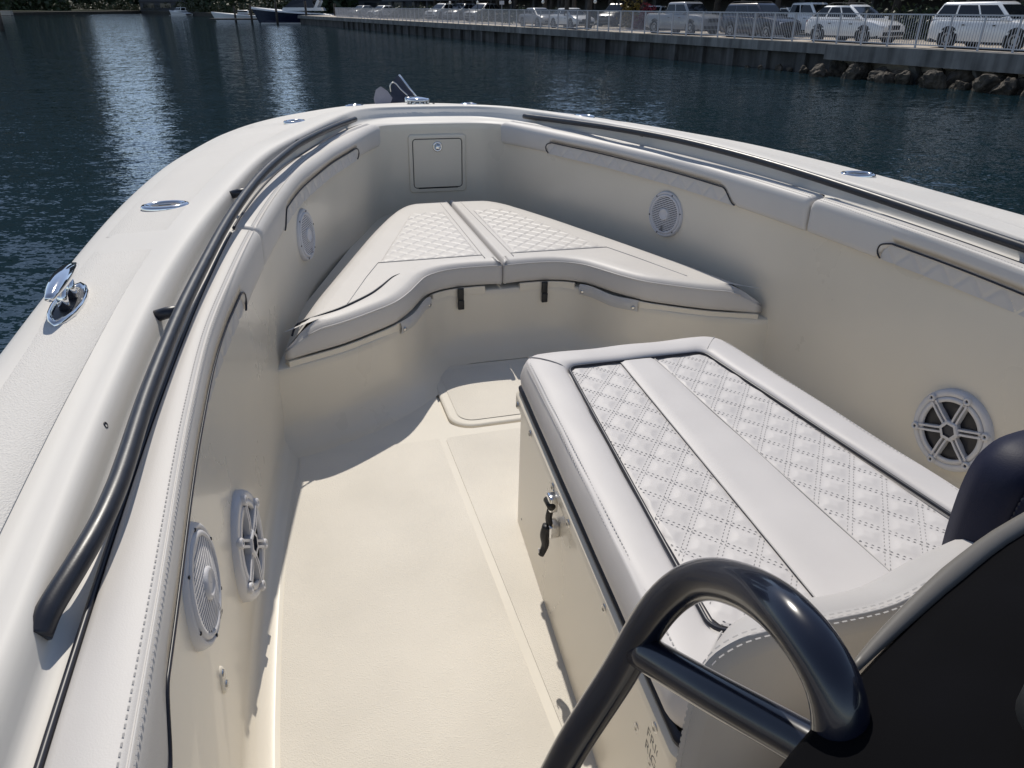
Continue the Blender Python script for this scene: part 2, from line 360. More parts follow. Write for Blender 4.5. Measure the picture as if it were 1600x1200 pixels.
def DBf(y): return ztop(y)+.592
def bolster(side, y0, y1, in0, in1, open_aft):
    """padded coaming bolster from y0 (aft) to y1 (fwd); quilted inset between in0 and in1"""
    n = int((y1-y0)/.022); ys = np.linspace(y0, y1, n)
    # denser at the ends
    ys = np.unique(np.r_[y0, y0+.002, y0+.006, y0+.012, ys[1:-1], y1-.012, y1-.006, y1-.002, y1])
    def zb(y):
        up = sstep((y-in0)/.085)*sstep((in1+.012-y)/.022)
        return -.714+.056*up
    rows = []
    for y in ys:
        e = min(y-y0, y1-y); k = 1 if e > .02 else .55+.45*math.sqrt(max(0, 1-(1-e/.02)**2))
        wp, ws = wpip(y), wstit(y); b = zb(y)
        sec = [(ws+.03, b+.004), (ws-.012, b+.001), (ws-.021, b+.007), (ws-.025, b+.022), (ws-.026, -.640), (ws-.0265, -.622), (ws-.0235, -.606), (ws-.016, -.596), (ws-.008, -.5915), (ws-.004, -.5903), (ws-.0015, -.5912), (ws, -.5925), (ws+.0015, -.5908), (ws+.004, -.5890), (ws+.010, -.5872), (ws+.5*(wp-ws), -.584), (wp-.012, -.5855), (wp-.004, -.589), (wp, -.596), (wp, -.612)]
        cx = ws; cz = -.64
        kb = boff(y)/.026; kb = max(kb, .35); rows.append([(side*(cx+(x-cx)*k*(kb if x < ws else 1)), y, cz+(z-cz)*(k if z > cz else 1)+DBf(y)) for x, z in sec])
    V, F = grid(rows, close_v=True); V, F = cap_ends(V, F, len(rows[0]), len(rows))
    o = mk('bolster', V, F, 'vinyl', boat, label='padded off white coaming bolster with navy piped quilted inset')
    # outer navy piping
    yy = np.linspace(y0+.02, y1-.02, 90)
    V, F = tube([(side*(wpip(y)+.003), y, -.5925+DBf(y)) for y in yy], .0045, 6); mk('piping', V, F, 'piping', o)
    # inset piping with hooked ends
    yi = np.linspace(in0-.0, in1-.004, 140)
    path = [(side*(wstit(y)-max(boff(y), .0085)*1.0), y, zb(y)+.008+DBf(y)) for y in yi]
    bo = boff(in1); dI = DBf(in1); path = path[:-3]+[(side*(wstit(in1)-bo*.99), in1+.004, -.662+dI), (side*(wstit(in1+.012)-bo*.99), in1+.014, -.678+dI), (side*(wstit(in1+.010)-bo*.97), in1+.012, -.694+dI), (side*(wstit(in1)-bo*.92), in1-.002, -.708+dI)]
    path = resample(catmull(path, 3), 260)
    V, F = tube(path, .0029, 6); mk('inset_piping', V, F, 'piping', o)
    # quilted inset
    rows = []
    L = np.linspace(in0+.012, in1+.004, int((in1-in0)/.006))
    for y in L:
        r = []
        for t in np.linspace(0, 1, 12):
            zt = max(zb(y), -.714)+.004; z = zt*(1-t)+(-.7125)*t
            ph = ((y-in0)/.105) % 1.; tri = abs(2*ph-1); d1 = abs(t-tri)/3.0
            d = min(1, d1*6.2); hgt = .0058*min(1., d*1.6)**.5
            r.append((side*(wstit(y)-boff(y)+.012-hgt+.002*t), y, z+DBf(y)))
        rows.append(r)
    V, F = grid(rows); mk('quilted_inset', V, F, 'vinyl', o)
    # stitching rows beside the top seam
    g = G(); y = y0+.02
    while y < y1-.02:
        for dx, z in ((-.0068, -.5903+DBf(y)), (.0072, -.5876+DBf(y))):
            x = wstit(y)+dx; x2 = wstit(y+.006)+dx
            w = .0010; h = .0007
            g.add([(side*(x-w), y, z), (side*(x+w), y, z), (side*(x2+w), y+.006, z), (side*(x2-w), y+.006, z), (side*x, y+.001, z+h), (side*x2, y+.005, z+h)], [[0, 1, 4], [1, 2, 5, 4], [2, 3, 5], [3, 0, 4, 5]])
        y += .0105
    mk('stitching', g.V, g.F, 'thread', o, smooth=False, kind='stuff')
    return o
for s in (-1, 1):
    bolster(s, 2.232, 4.235, 2.60, 3.855, False)
    bolster(s, -1.2, 2.222, .58, 1.89, True)

# grab rails
RL = [(1.165, .685, -.614), (1.157, .712, -.602), (1.139, .772, -.592), (1.127, .835, -.5885), (1.1205, .905, -.587), (1.118, .98, -.586), (1.114, 1.2, -.582), (1.096, 1.5, -.573), (1.067, 1.8, -.562), (1.032, 2.1, -.550), (.986, 2.4, -.538), (.930, 2.7, -.530), (.858, 3.0, -.526), (.795, 3.25, -.529), (.717, 3.5, -.535), (.655, 3.7, -.543), (.590, 3.9, -.552), (.535, 4.05, -.559), (.478, 4.20, -.566)]
RL = [(a, b, c+.002) for a, b, c in RL]; RH = catmull(RL, 8)
for s in (-1, 1):
    P = RH*np.array([s, 1, 1]); V, F = tube(P, .0142, 16)
    ro = mk('grab_rail', V, F, 'rail', boat, label='black powder coated grab rail along the gunwale')
    wr = hermite([c[1] for c in RL[4:]], [c[0] for c in RL[4:]]); zr = hermite([c[1] for c in RL[4:]], [c[2] for c in RL[4:]])
    wc = hermite([c[1] for c in C_crest[:10]], [c[0] for c in C_crest[:10]])
    for y in (1.53, 2.44, 3.33, 4.13):
        tx = (wr(y+.05)-wr(y-.05))/.1; nrm = np.array([1, -tx]); nrm /= np.linalg.norm(nrm)
        a = np.array([wr(y), y]); d = max(.03, (wc(y)-wr(y))*nrm[0]+.004)
        p0 = (s*a[0], a[1], zr(y)-.002); bxy = a+nrm*d; p1 = (s*bxy[0], bxy[1], zr(y)-.014)
        V, F = tube([p0, ((p0[0]+p1[0])/2, (p0[1]+p1[1])/2, zr(y)-.006), p1], .0125, 12); mk('stanchion', V, F, 'rail', ro)

# speakers -------------------------------------------------------
def frame_at(side, y):
    t = (wwall(y+.04)-wwall(y-.04))/.08; n = np.array([-1*side, side*side*t*1.0, 0.]); n = np.array([-side, t-.07, .07]); n /= np.linalg.norm(n)
    ax2 = np.array([0, 0, 1.]); ax1 = np.cross(ax2, n); ax1 /= np.linalg.norm(ax1); ax2 = np.cross(n, ax1)
    return n, ax1, ax2
def speaker_spoke(side, y, z, Rr):
    n, e1, e2 = frame_at(side, y); c = np.array([side*(wwall(y)+.004), y, z])
    sp_ = mk('speaker', *lathe([(Rr*1.03, -.005), (Rr*1.03, .018), (Rr*1.0, .026), (Rr*.97, .030), (Rr*.86, .031), (Rr*.84, .027), (Rr*.83, .020)], c, n, 56), 'plastic', boat, label='round white six spoke speaker on the liner wall')
    mk('cone', *lathe([(Rr*.84, .024), (Rr*.80, .020), (Rr*.68, .019), (Rr*.60, .021), (Rr*.45, .018), (Rr*.2, .016), (.001, .017)], c, n, 40), 'cone', sp_)
    mk('ring', *lathe([(Rr*.835, .024), (Rr*.835, .0305), (Rr*.72, .0325), (Rr*.715, .024)], c, n, 56), 'plastic', sp_)
    for k in range(6):
        a = R_(60*k+20); d = math.cos(a)*e1+math.sin(a)*e2; q = np.cross(n, d)
        g = G()
        for w in (-.055, .055):
            rows = []
            for r in (.20, .45, .7, .80):
                o_ = c+d*Rr*r+q*Rr*w; hw = Rr*.030; top = .036 if r > .3 else .033
                rows.append([o_-q*hw+n*.018, o_-q*hw*.8+n*top, o_+q*hw*.8+n*top, o_+q*hw+n*.018])
            V, F = grid(rows); g.add(V, F)
        mk('spoke', g.V, g.F, 'plastic', sp_, smooth=False)
        V, F = lathe([(Rr*.10, .025), (Rr*.10, .036), (Rr*.085, .039), (Rr*.04, .039), (Rr*.035, .034)], c+d*Rr*.90, n, 14); tb = mk('screw_boss', V, F, 'plastic', sp_)
        V, F = lathe([(Rr*.036, .0345), (.0005, .0362)], c+d*Rr*.90, n, 10); mk('screw', V, F, 'cone', sp_)
    V, F = lathe([(Rr*.27, .018), (Rr*.27, .034), (Rr*.24, .038), (Rr*.17, .038)], c, n, 6, ex=e1); mk('hub', V, F, 'plastic', sp_, auto=30)
    V, F = lathe([(Rr*.17, .0375), (Rr*.165, .032), (.0005, .032)], c, n, 6, ex=e1); mk('hub_centre', V, F, 'meshgrey', sp_, smooth=False)
def speaker_grille(side, y, z, Rr):
    n, e1, e2 = frame_at(side, y); c = np.array([side*(wwall(y)+.006), y, z])
    sp_ = mk('speaker', *lathe([(Rr*1.02, -.005), (Rr*1.02, .012), (Rr*.98, .022), (Rr*.93, .025), (Rr*.90, .0235), (Rr*.885, .018), (Rr*.87, .0235), (Rr*.84, .027), (Rr*.78, .028), (Rr*.755, .020), (Rr*.75, .012)], c, n, 56), 'plastic', boat, label='round white speaker with a slatted grille on the liner wall')
    mk('cone', *lathe([(Rr*.76, .0155), (.001, .0150)], c, n, 40), 'cone', sp_)
    ns = 19
    for k in range(ns):
        v = (k-(ns-1)/2)/((ns-1)/2)*.70; hw = math.sqrt(.765**2-v*v)
        V, F = [], []
        o_ = c+e2*Rr*v; h = Rr*.021
        ps = []
        for u in np.linspace(-hw, hw, 6):
            q = o_+e1*Rr*u; dome = .006*(1-(u*u+v*v))
            ps.append([q-e2*h+n*.014, q-e2*h+n*(.023+dome), q+e2*h+n*(.023+dome), q+e2*h+n*.014])
        V, F = grid(ps); mk('slat', V, F, 'plastic', sp_, smooth=False)
    mk('hub', *lathe([(Rr*.28, .014), (Rr*.27, .031), (Rr*.22, .0345), (Rr*.19, .033), (Rr*.17, .0315), (.001, .033)], c, n, 28), 'plastic', sp_)
    for k in range(6):
        a = R_(60*k+12); d = math.cos(a)*e1+math.sin(a)*e2
        V, F = lathe([(Rr*.036, .0235), (Rr*.03, .0262), (.0005, .0262)], c+d*Rr*.915, n, 10); mk('screw', V, F, 'cone', sp_)
    # small two-letter mark low on the grille
    g = G()
    for (u0, v0, u1, v1) in ((-.03, -.52, .0, -.72), (-.1, -.68, -.02, -.72), (.03, -.50, .06, -.74), (.05, -.70, .13, -.74)):
        q0 = c+e1*Rr*u0+e2*Rr*v0; q1 = c+e1*Rr*u1+e2*Rr*v1
        g.add([c+e1*Rr*u0+e2*Rr*v0+n*.0325, c+e1*Rr*u1+e2*Rr*v0+n*.0325, c+e1*Rr*u1+e2*Rr*v1+n*.0325, c+e1*Rr*u0+e2*Rr*v1+n*.0325], [[0, 1, 2, 3]])
    mk('maker_mark', g.V, g.F, 'cone', sp_, smooth=False)
for s in (-1, 1):
    speaker_grille(s, 3.04, -.853, .104)
    speaker_spoke(s, 1.475, -1.152, .128)
    speaker_grille(s, .99, -.838, .100)
    n, e1, e2 = frame_at(s, 1.03); c = np.array([s*(wwall(1.03)+.001), 1.03, -1.10])
    cl = mk('courtesy_light', *lathe([(.030, -.002), (.030, .003), (.027, .006), (.020, .0065), (.0005, .0065)], c, n, 28, ex=e1, sx=.62, sy=1.), 'gelcoat', boat)
    for d in (-.014, .014): mk('lens', *lathe([(.009, .006), (.008, .009), (.0005, .009)], c+e2*d, n, 14), 'steel', cl)

# bow locker hatch on the forward wall
YW = 4.372
def wall_rr(x0, x1, z0, z1, r, y): return [(x, y, z) for x, z in rrect(x0, x1, z0, z1, r, 6)]
fr = [wall_rr(-.172+i, .172-i, -1.008+i, -.676-i, .022, YW-d) for i, d in ((0, -.01), (0, .010), (.003, .014), (.006, .015), (.022, .015), (.024, .010))]
V, F = grid(fr, close_v=True)
lh = mk('locker_hatch', V, F, 'gelcoat', boat, auto=45)
pn = [wall_rr(-.172+i, .172-i, -1.008+i, -.676-i, .016, YW-d) for i, d in ((.0285, .003), (.0285, .011), (.031, .013))]
V, F = grid(pn, close_v=True); g = G().add(V, F); n0 = len(g.V); g.add(pn[-1], [list(range(len(pn[-1])))])
mk('hatch_panel', g.V, g.F, 'gelcoat', lh, auto=45)
V, F = cbox((0, YW-.008, -.842), (.296, .004, .284)); mk('shadow_gap', V, F, 'gasket', lh, smooth=False)
mk('latch', *lathe([(.030, .010), (.030, .016), (.026, .020), (.020, .0195), (.018, .015), (.0005, .014)], (0, YW, -.745), (0, -1, 0), 28), 'chrome', lh)
V, F = cbox((0, YW-.020, -.750), (.022, .006, .016), .002); mk('latch_handle', V, F, 'chrome', lh)
for k in (-1, 1):
    V, F = tube([(k*.02-.10, YW-.013, -.984), (k*.02+.10, YW-.013, -.984)], .0032, 8); mk('hinge', V, F, 'gasket', lh)

# deck hardware
def cap_z(x, y):
    n2 = len(OUT)//2; o_, c_ = OUT[n2:], CRE[n2:]; best = (9, 0)
    for t in np.linspace(0, 1, 21):
        r = o_*(1-t)+c_*t; d = np.hypot(r[:, 0]-abs(x), r[:, 1]-y); i = int(np.argmin(d))
        if d[i] < best[0]: best = (d[i], r[i, 2])
    return best[1]+.0045
def holder(x, y, z, rx, ry, rz, dark=True):
    ex = (math.cos(rz), math.sin(rz), 0)
    o = mk('rod_holder', *lathe([(1.0, -.002), (1.0, .003), (.95, .007), (.80, .0085), (.68, .006), (.64, .001)], (0, 0, 0), (0, 0, 1), 40), 'chrome', None, boat=False) if False else None
    prof = [(1.0, -.002), (1.0, .003), (.95, .007), (.80, .0085), (.68, .006), (.64, .001), (.62, -.004)]
    V, F = lathe([(r, h) for r, h in prof], (x, y, z), (0, 0, 1), 40, ex=ex, sx=rx, sy=ry)
    o = mk('rod_holder', V, F, 'chrome', boat)
    V, F = lathe([(.64, .003), (.30, .004), (.001, .0045)], (x, y, z), (0, 0, 1), 24, ex=ex, sx=rx, sy=ry); mk('cap', V, F, 'cone', o)
    V, F = cbox((x, y, z+.006), (rx*.55, .004, .003), .001); mk('cap_lug', V, F, 'chrome', o)
for s in (-1, 1):
    for hx_, hy_, ra, rb, rz in ((1.206, 2.31, .066, .045, -.25), (.795, 4.07, .062, .042, -.7), (.386, 5.20, .060, .045, 0)): holder(s*hx_, hy_, cap_z(hx_, hy_), ra, rb, s*rz)
def cleat(s):
    x, y, z = s*1.303, 1.56, cap_z(1.303, 1.56)
    rows = []
    outl = [(0, .118), (.016, .095), (.026, .06), (.030, .02), (.030, -.02), (.026, -.06), (.016, -.095), (0, -.118)]
    pts = outl+[(-a, b) for a, b in outl[::-1]][1:-1]
    for k, h in ((1.0, -.002), (1.0, .004), (.93, .008), (.78, .0075), (.70, .002), (.60, -.0005)): rows.append([(x+a*k, y+b*(1-(1-k)*.55), z+h) for a, b in pts])
    V, F = grid(rows, close_v=True)
    c = mk('pop_up_cleat', V, F, 'chrome', boat)
    V, F = fill_poly([[(x+a*.66, y+b*.82, z+.0015) for a, b in pts]]); mk('well', V, F, 'cone', c, smooth=False)
    bar = [(x, y+t, z+.058-.010*abs(t/.105)**2.2) for t in np.linspace(-.105, .105, 15)]
    rr = [.019*(1-.60*abs(t/.105)**2.2) for t in np.linspace(-.105, .105, 15)]
    V, F = tube(bar, rr, 14); V = np.array(V); V[:, 2] = z+.050+(V[:, 2]-z-.050)*.7
    mk('horn', V, F, 'chrome', c)
    for d in (-.032, .032):
        V, F = tube([(x, y+d, z-.002), (x, y+d, z+.045)], .0105, 12); mk('post', V, F, 'chrome', c)
for s in (-1, 1): cleat(s)
# small drain on recess wall
V, F = lathe([(.0055, 0), (.005, .002), (.003, .001), (.0003, .0)], (-1.166, 1.10, -.588), (1, 0, .3), 12); mk('drain', V, F, 'cone', boat)
# strap latches on the seat base and snap-on fabric flaps
for s in (-1, 1):
    g = G()
    for (z0, z1, d) in ((-1.096, -1.150, .012), (-1.148, -1.192, .017)):
        V, F = cbox((s*.193, 2.938-d, (z0+z1)/2), (.027, .012, z0-z1), .003); g.add(V, F)
    mk('rubber_strap', g.V, g.F, 'rubber', boat)

# ================================================================== BOW CUSHIONS
def patch(c0, c1, c2, c3, nu, nv):
    """coons patch from four boundary polylines: c0 bottom u, c2 top u, c1 right v, c3 left v"""
    c0, c2 = resample(c0, nu), resample(c2, nu); c3, c1 = resample(c3, nv), resample(c1, nv)
    u = np.linspace(0, 1, nu)[:, None, None]; v = np.linspace(0, 1, nv)[None, :, None]
    P = (1-v)*c0[:, None]+v*c2[:, None]+(1-u)*c3[None]+u*c1[None]
    P -= (1-u)*(1-v)*c0[0]+u*(1-v)*c0[-1]+(1-u)*v*c2[0]+u*v*c2[-1]
    return P, u[..., 0], v[..., 0]
def quilt_h(x, y, x0, y0, pitch, slope, chan, soft, H):
    L = math.hypot(1, slope); sp_ = pitch/L
    out = None
    hs = []
    for sg in (1, -1):
        q = ((y-y0)-sg*slope*(x-x0))/L
        d = np.abs((q/sp_+.5) % 1-.5)*sp_
        hs.append(sstep((d-chan)/soft))
    return H*np.minimum(hs[0], hs[1])*(.65+.35*hs[0]*hs[1]), hs
OC = [(.935, 2.362), (.925, 2.375), (.888, 2.45), (.845, 2.58), (.80, 2.72), (.735, 2.90), (.655, 3.12), (.582, 3.32), (.50, 3.54), (.435, 3.70), (.37, 3.85), (.315, 3.955), (.26, 4.03), (.20, 4.072), (.10, 4.085), (.0035, 4.085)]
FC = [(.0035, 2.938), (.10, 2.945), (.20, 2.942), (.28, 2.92), (.35, 2.87), (.40, 2.79), (.45, 2.70), (.515, 2.61), (.60, 2.54), (.725, 2.455), (.83, 2.405), (.925, 2.366)]
def bow_cushion(side):
    nm = 'port' if side < 0 else 'starboard'
    lab = 'left hand white quilted bow seat cushion with a curved navy line' if side < 0 else 'right hand white quilted bow seat cushion below the round grille speaker'
    t = thing('bow_cushion', lab, 'cushion', (side*.5, 3.1, -1.135), 'quilted cushions on the bow seat')
    loop = np.vstack([catmull(FC, 5)[:-1], catmull(OC, 5), [(.0035, y) for y in np.linspace(4.04, 2.98, 20)]])
    def ins(d):
        P = loop; T = np.roll(P, -1, 0)-np.roll(P, 1, 0); T /= np.linalg.norm(T, axis=1)[:, None]
        N = np.stack([-T[:, 1], T[:, 0]], 1)
        tip = np.linalg.norm(P-np.array([.935, 2.362]), axis=1); de = np.minimum(max(d, 0), .26*tip+.004)+min(d, 0)
        tw = np.array([.74, 2.62])-P; tw /= np.linalg.norm(tw, axis=1)[:, None]; bl = np.clip(1-tip/.07, 0, 1)[:, None]; N2 = N*(1-bl)+tw*bl
        de = np.where(P[:, 0] < .004, de*.30, de); Q = P+N2*de[:, None]; return Q
    rows = []
    for d, z in ((.012, -1.098), (.002, -1.092), (-.001, -1.07), (0, -1.035), (.002, -1.018), (.004, -1.014), (.006, -1.013), (.010, -1.008), (.022, -.9985), (.040, -.994), (.07, -.9925)):
        Q = ins(d); wob = .0012*np.sin(np.arange(len(Q))*1.9)*(1 if -1.08 < z < -1.02 else .15)
        tp = np.clip(1-np.hypot(loop[:, 0]-.935, loop[:, 1]-2.362)/.15, 0, 1)**1.4*(z+1.098)*.62
        rows.append([(side*x, y, z+wob[i]*.5-tp[i]) for i, (x, y) in enumerate(Q)])
    V, F = grid(rows, close_v=True); g = G().add(V, F)
    V, F = fill_poly([[(x, y, -.9925) for x, y, z in rows[-1]]]); g.add(V, F)
    mk('cover', g.V, g.F, 'vinyl', t)
    # quilted field
    ed = [(.073, 3.832), (.225, 3.845), (.262, 3.815)]
    c3 = [(.073, 3.045), (.078, 3.832)]; c1 = [(.53, 3.036), (.39, 3.44), (.285, 3.745), (.262, 3.81)]
    c0 = [(.073, 3.045), (.53, 3.036)]; c2 = [(.078, 3.832), (.225, 3.845), (.262, 3.81)]
    P, u, v = patch(c0, c1, c2, c3, 90, 150)
    h, _ = quilt_h(P[..., 0], P[..., 1], .30, 3.4, .092, 1.05, .0006, .007, .0030)
    eb = np.minimum(np.minimum(u, 1-u)*14, np.minimum(v, 1-v)*26); h = h*np.clip(eb, 0, 1)-.006*(1-np.clip(eb*2.2, 0, 1))
    rows = [[(side*P[i, j, 0], P[i, j, 1], -.9905+h[i, j]) for j in range(P.shape[1])] for i in range(P.shape[0])]
    V, F = grid(rows); mk('quilted_panel', V, F, 'vinyl', t)
    # seams: thin cord lines lying in the cover
    seams = [[(.058, 4.05, -.9925), (.062, 3.5, -.9915), (.066, 3.0, -.9915)], [(.53, 3.036, -.991), (.60, 2.86, -.991), (.70, 2.58, -.992)], [(.066, 3.045, -.991), (.53, 3.036, -.991)]]
    for s_ in seams:
        V, F = tube(resample([(side*a, b, c) for a, b, c in s_], 20), .0016, 6); mk('seam', V, F, 'seam', t)
    # welt along the front edge
    Q = ins(.0035)[:len(catmull(FC, 5))-1]; tipz = lambda x, y, z: z-max(0, 1-math.hypot(x-.935, y-2.362)/.15)**1.4*(z+1.098)*.62
    V, F = tube([(side*x, y, tipz(x, y, -1.0125)) for x, y in Q if x < .87], .0032, 6); mk('welt', V, F, 'vinyl', t)
    g = G(); Qs = ins(.009)[:len(Q)]; Qs = Qs[Qs[:, 0] < .86]; R2 = resample(np.c_[Qs, np.full(len(Qs), -1.0055)], 190)
    for i in range(0, 189):
        a, b = R2[i], R2[i]+(R2[i+1]-R2[i])*.6
        n_ = np.array([-(b-a)[1], (b-a)[0], 0]); n_ = n_/np.linalg.norm(n_)*.0012
        g.add([(side*p[0], p[1], tipz(p[0], p[1], p[2]+.0008)) for p in (a-n_, a+n_, b+n_, b-n_)], [[0, 1, 2, 3]])
    mk('stitching', g.V, g.F, 'thread', t, smooth=False, kind='stuff')
    # plywood-stiff base board, showing below the front edge in two lengths
    fr_ = catmull(FC, 5)
    for lo, hi in ((.066, .335), (.50, .942)):
        seg = np.array([p for p in fr_ if lo <= p[0] <= hi]); q = off2(seg, -.07)
        sec = [(off2(seg, -.002), -1.1), (off2(seg, .004), -1.101), (off2(seg, .005), -1.117), (off2(seg, .004), -1.134), (off2(seg, -.06), -1.135)]
        rows = [[(side*x, y, z) for x, y in P_] for P_, z in sec]
        V, F = grid(rows, close_u=True); nn = len(seg); F = list(F)
        F.append([i*nn for i in range(5)]); F.append([i*nn+nn-1 for i in range(5)])
        mk('base_board', V, F, 'gelcoat', t, auto=35)
    seg = np.array([p for p in resample(fr_, 120) if .34 <= p[0] <= .515]); rows = []
    for k, z in enumerate(np.linspace(-1.099, -1.150, 7)):
        bul = .010+.006*math.sin(k/6*math.pi); rr = []
        for i, p in enumerate(off2(seg, bul)):
            wv = .004*math.sin(i*.55)*math.sin(k/6*math.pi)
            rr.append((side*(p[0]), p[1]-wv, z+.004*math.sin(i*.25)))
        rows.append(rr)
    V, F = grid(rows); fo = mk('snap_flap', V, F, 'flap', t)
    for i in (2, len(seg)-3):
        p = off2(seg, .018)[i]; V, F = lathe([(.009, -.006), (.009, 0), (.006, .003), (.0005, .002)], (side*p[0], p[1], -1.13), (side*-.5, -.8, 0), 12); mk('snap', V, F, 'steel', fo)
    if side < 0:
        pp = [(.905, 2.43, -1.035), (.893, 2.447, -1.014), (.868, 2.466, -1.0), (.80, 2.497, -.9925), (.72, 2.547, -.990), (.616, 2.651, -.990), (.56, 2.73, -.990), (.50, 2.833, -.9905), (.46, 2.88, -.9925)]
        pp = catmull([(side*a, b, c) for a, b, c in pp], 6); rr = np.linspace(.0042, .0042, len(pp)); rr[-14:] = np.linspace(.0042, .0008, 14)
        V, F = tube(pp, rr, 6); mk('piping', V, F, 'piping', t)  # thin dark navy line tapering out across the left cushion
    return t
for s in (-1, 1): bow_cushion(s)

# ================================================================== LOUNGE BOX
BY0, BY1 = .585, 1.708
def hwb(y): return .302+.088*(BY1-y)
bx = thing('lounge_box', 'cream fibreglass lounge box with black latch standing on the sole', 'storage box', (0, 1.15, FL))
def trap(d, z, r=.045, y0=BY0, y1=BY1, n=7):
    """rounded trapezoid loop inset by d"""
    cs = []
    a = (hwb(y1)-d, y1-d); b = (hwb(y0)-d, y0+d)
    for (cx, cy, a0, a1) in ((a[0]-r, a[1]-r, 0, 90), (-(a[0]-r), a[1]-r, 90, 180), (-(b[0]-r), b[1]+r, 180, 270), (b[0]-r, b[1]+r, 270, 360)):
        for k in range(n+1):
            t = R_(a0+(a1-a0)*k/n); cs.append((cx+r*math.cos(t), cy+r*math.sin(t), z))
    return cs
def dens(L, m=5):
    """subdivide long edges of a loop"""
    L = np.array(L); out = []
    for i in range(len(L)):
        p, q = L[i], L[(i+1) % len(L)]; k = max(1, int(np.linalg.norm(q-p)/.03))
        for j in range(k): out.append(p+(q-p)*j/k)
    return out
rows = [trap(d, z, .022) for d, z in ((0, FL-.002), (0, -1.0), (-.001, -.995), (-.0105, -.992), (-.012, -.988), (-.012, -.975), (-.012, -.962), (-.004, -.953), (.0, -.95), (.006, -.945))]
V, F = grid(rows, close_v=True); mk('body', V, F, 'gelcoat', bx, auto=38)
rows = [trap(d, z, .022) for d, z in ((.002, -.952), (-.006, -.949), (-.007, -.940), (.004, -.935))]
V, F = grid(rows, close_v=True); mk('gasket', V, F, 'piping', bx)
# screws
def screw_mesh():
    V, F = lathe([(.0105, 0), (.0095, .003), (.005, .0045), (.004, .0028), (.0004, .0028)], (0, 0, 0), (-1, 0, 0), 12)
    o = mk('screw', np.array(V)+BO, F, 'steel', None); me = o.data; bpy.data.objects.remove(o); return me
scm = screw_mesh()
for sd_ in (-1, 1):
    for y, z in ((1.675, -.982), (1.516, -.979), (1.282, -.979), (1.148, -.979), (.899, -.979), (.647, -.979), (.727, -1.087), (.662, -1.087)):
        off = .0125 if z > -1 else .0005
        inst('screw', scm, (sd_*(hwb(y)+off), y, z), bx, scale=(-sd_, 1, 1))
V, F = lathe([(.004, 0), (.0004, .001)], (-hwb(1.63)-.0006, 1.63, -1.343), (-1, 0, 0), 8); mk('screw', V, F, 'decal', bx)
# latch
la = mk('latch', *cbox((-hwb(1.262)-.018, 1.262, -1.006), (.020, .030, .040), .004), 'chrome', bx)
V, F = tube([(-hwb(1.262)-.024, 1.246, -1.008), (-hwb(1.262)-.024, 1.278, -1.008)], .0095, 14); mk('latch_roller', V, F, 'rubber', la)
pth = [(-hwb(1.262)-.020, 1.262, -1.022), (-hwb(1.262)-.024, 1.262, -1.05), (-hwb(1.262)-.018, 1.262, -1.08)]
V, F = tube(catmull(pth, 4), [.008]*9, 10); mk('latch_band', V, F, 'rubber', la)
V, F = cbox((-hwb(1.262)-.013, 1.262, -1.082), (.026, .036, .034), .004); mk('latch_keeper', V, F, 'chrome', la)
pth = [(-hwb(1.262)-.026, 1.262, -1.072), (-hwb(1.262)-.032, 1.262, -1.098), (-hwb(1.262)-.029, 1.262, -1.128), (-hwb(1.262)-.038, 1.262, -1.156)]
V, F = tube(catmull(pth, 5), np.linspace(.0125, .0075, 16), 10); mk('latch_lever', V, F, 'rubber', la)
V, F = cbox((-hwb(1.262)-.044, 1.262, -1.142), (.002, .004, .012)); mk('lever_mark', V, F, 'plastic', la)
# maker's lettering on the side, reading from the bow aft
def lettering(txt, size, y, z, parent):
    cu = bpy.data.curves.new('lettering', 'FONT'); cu.body = txt; cu.size = size
    tmp = bpy.data.objects.new('lettering', cu); col.objects.link(tmp)
    dg = bpy.context.evaluated_depsgraph_get(); dg.update(); me = tmp.evaluated_get(dg).to_mesh()
    V = [(-hwb(y-v.co.x)-.0018, y-v.co.x, z+v.co.y) for v in me.vertices]; F = [list(p.vertices) for p in me.polygons]
    tmp.evaluated_get(dg).to_mesh_clear(); bpy.data.objects.remove(tmp)
    mk('lettering', V, F, 'decal', parent, smooth=False)
lettering('FRIGID', .030, .690, -1.052, bx); lettering('RIGID', .030, .690, -1.082, bx)

# cushion on the box ----------------------------------------------
lc = thing('lounge_cushion', 'large white quilted cushion with navy piping on the lounge box', 'cushion', (0, 1.15, -.94))
prof = [(.012, -.937), (.0, -.934), (-.008, -.918), (-.010, -.895), (-.004, -.868), (.0035, -.8485), (.006, -.8455), (.0085, -.8452), (.012, -.8432), (.030, -.8398), (.050, -.8385), (.068, -.8390), (.082, -.8415), (.091, -.8475), (.096, -.860)]
rows = [dens(trap(d, z, max(.012, .05-d*.25), n=8)) for d, z in prof]
nmin = len(dens(trap(0, 0, .05, n=8)))
rows = []
base = np.array(dens(trap(0, 0, .05, n=8))); T = np.roll(base, -1, 0)-np.roll(base, 1, 0); T /= np.linalg.norm(T, axis=1)[:, None]
Nn = np.stack([-T[:, 1], T[:, 0], 0*T[:, 0]], 1)
base2 = np.array(dens(trap(.05, 0, .03, n=8)))
def loop_in(d, z):
    c = np.array([0, (BY0+BY1)/2]); L = np.array(trap(d, z, max(.010, .05-d*.2), n=8))
    return L
def subdiv(L, k):
    out = []
    for i in range(len(L)):
        p, q = L[i], L[(i+1) % len(L)]
        m = k if i % 9 == 8 else 1
        for j in range(m): out.append(p+(q-p)*j/m)
    return np.array(out)
for d, z in prof:
    L = subdiv(loop_in(d, z), 24); 
    L[:, 2] += .0012*np.sin(L[:, 1]*23+L[:, 0]*31)*(1 if d > 0 else .4)
    rows.append(L)
V, F = grid([r.tolist() for r in rows], close_v=True); mk('border', V, F, 'vinyl2', lc)
IN = .098
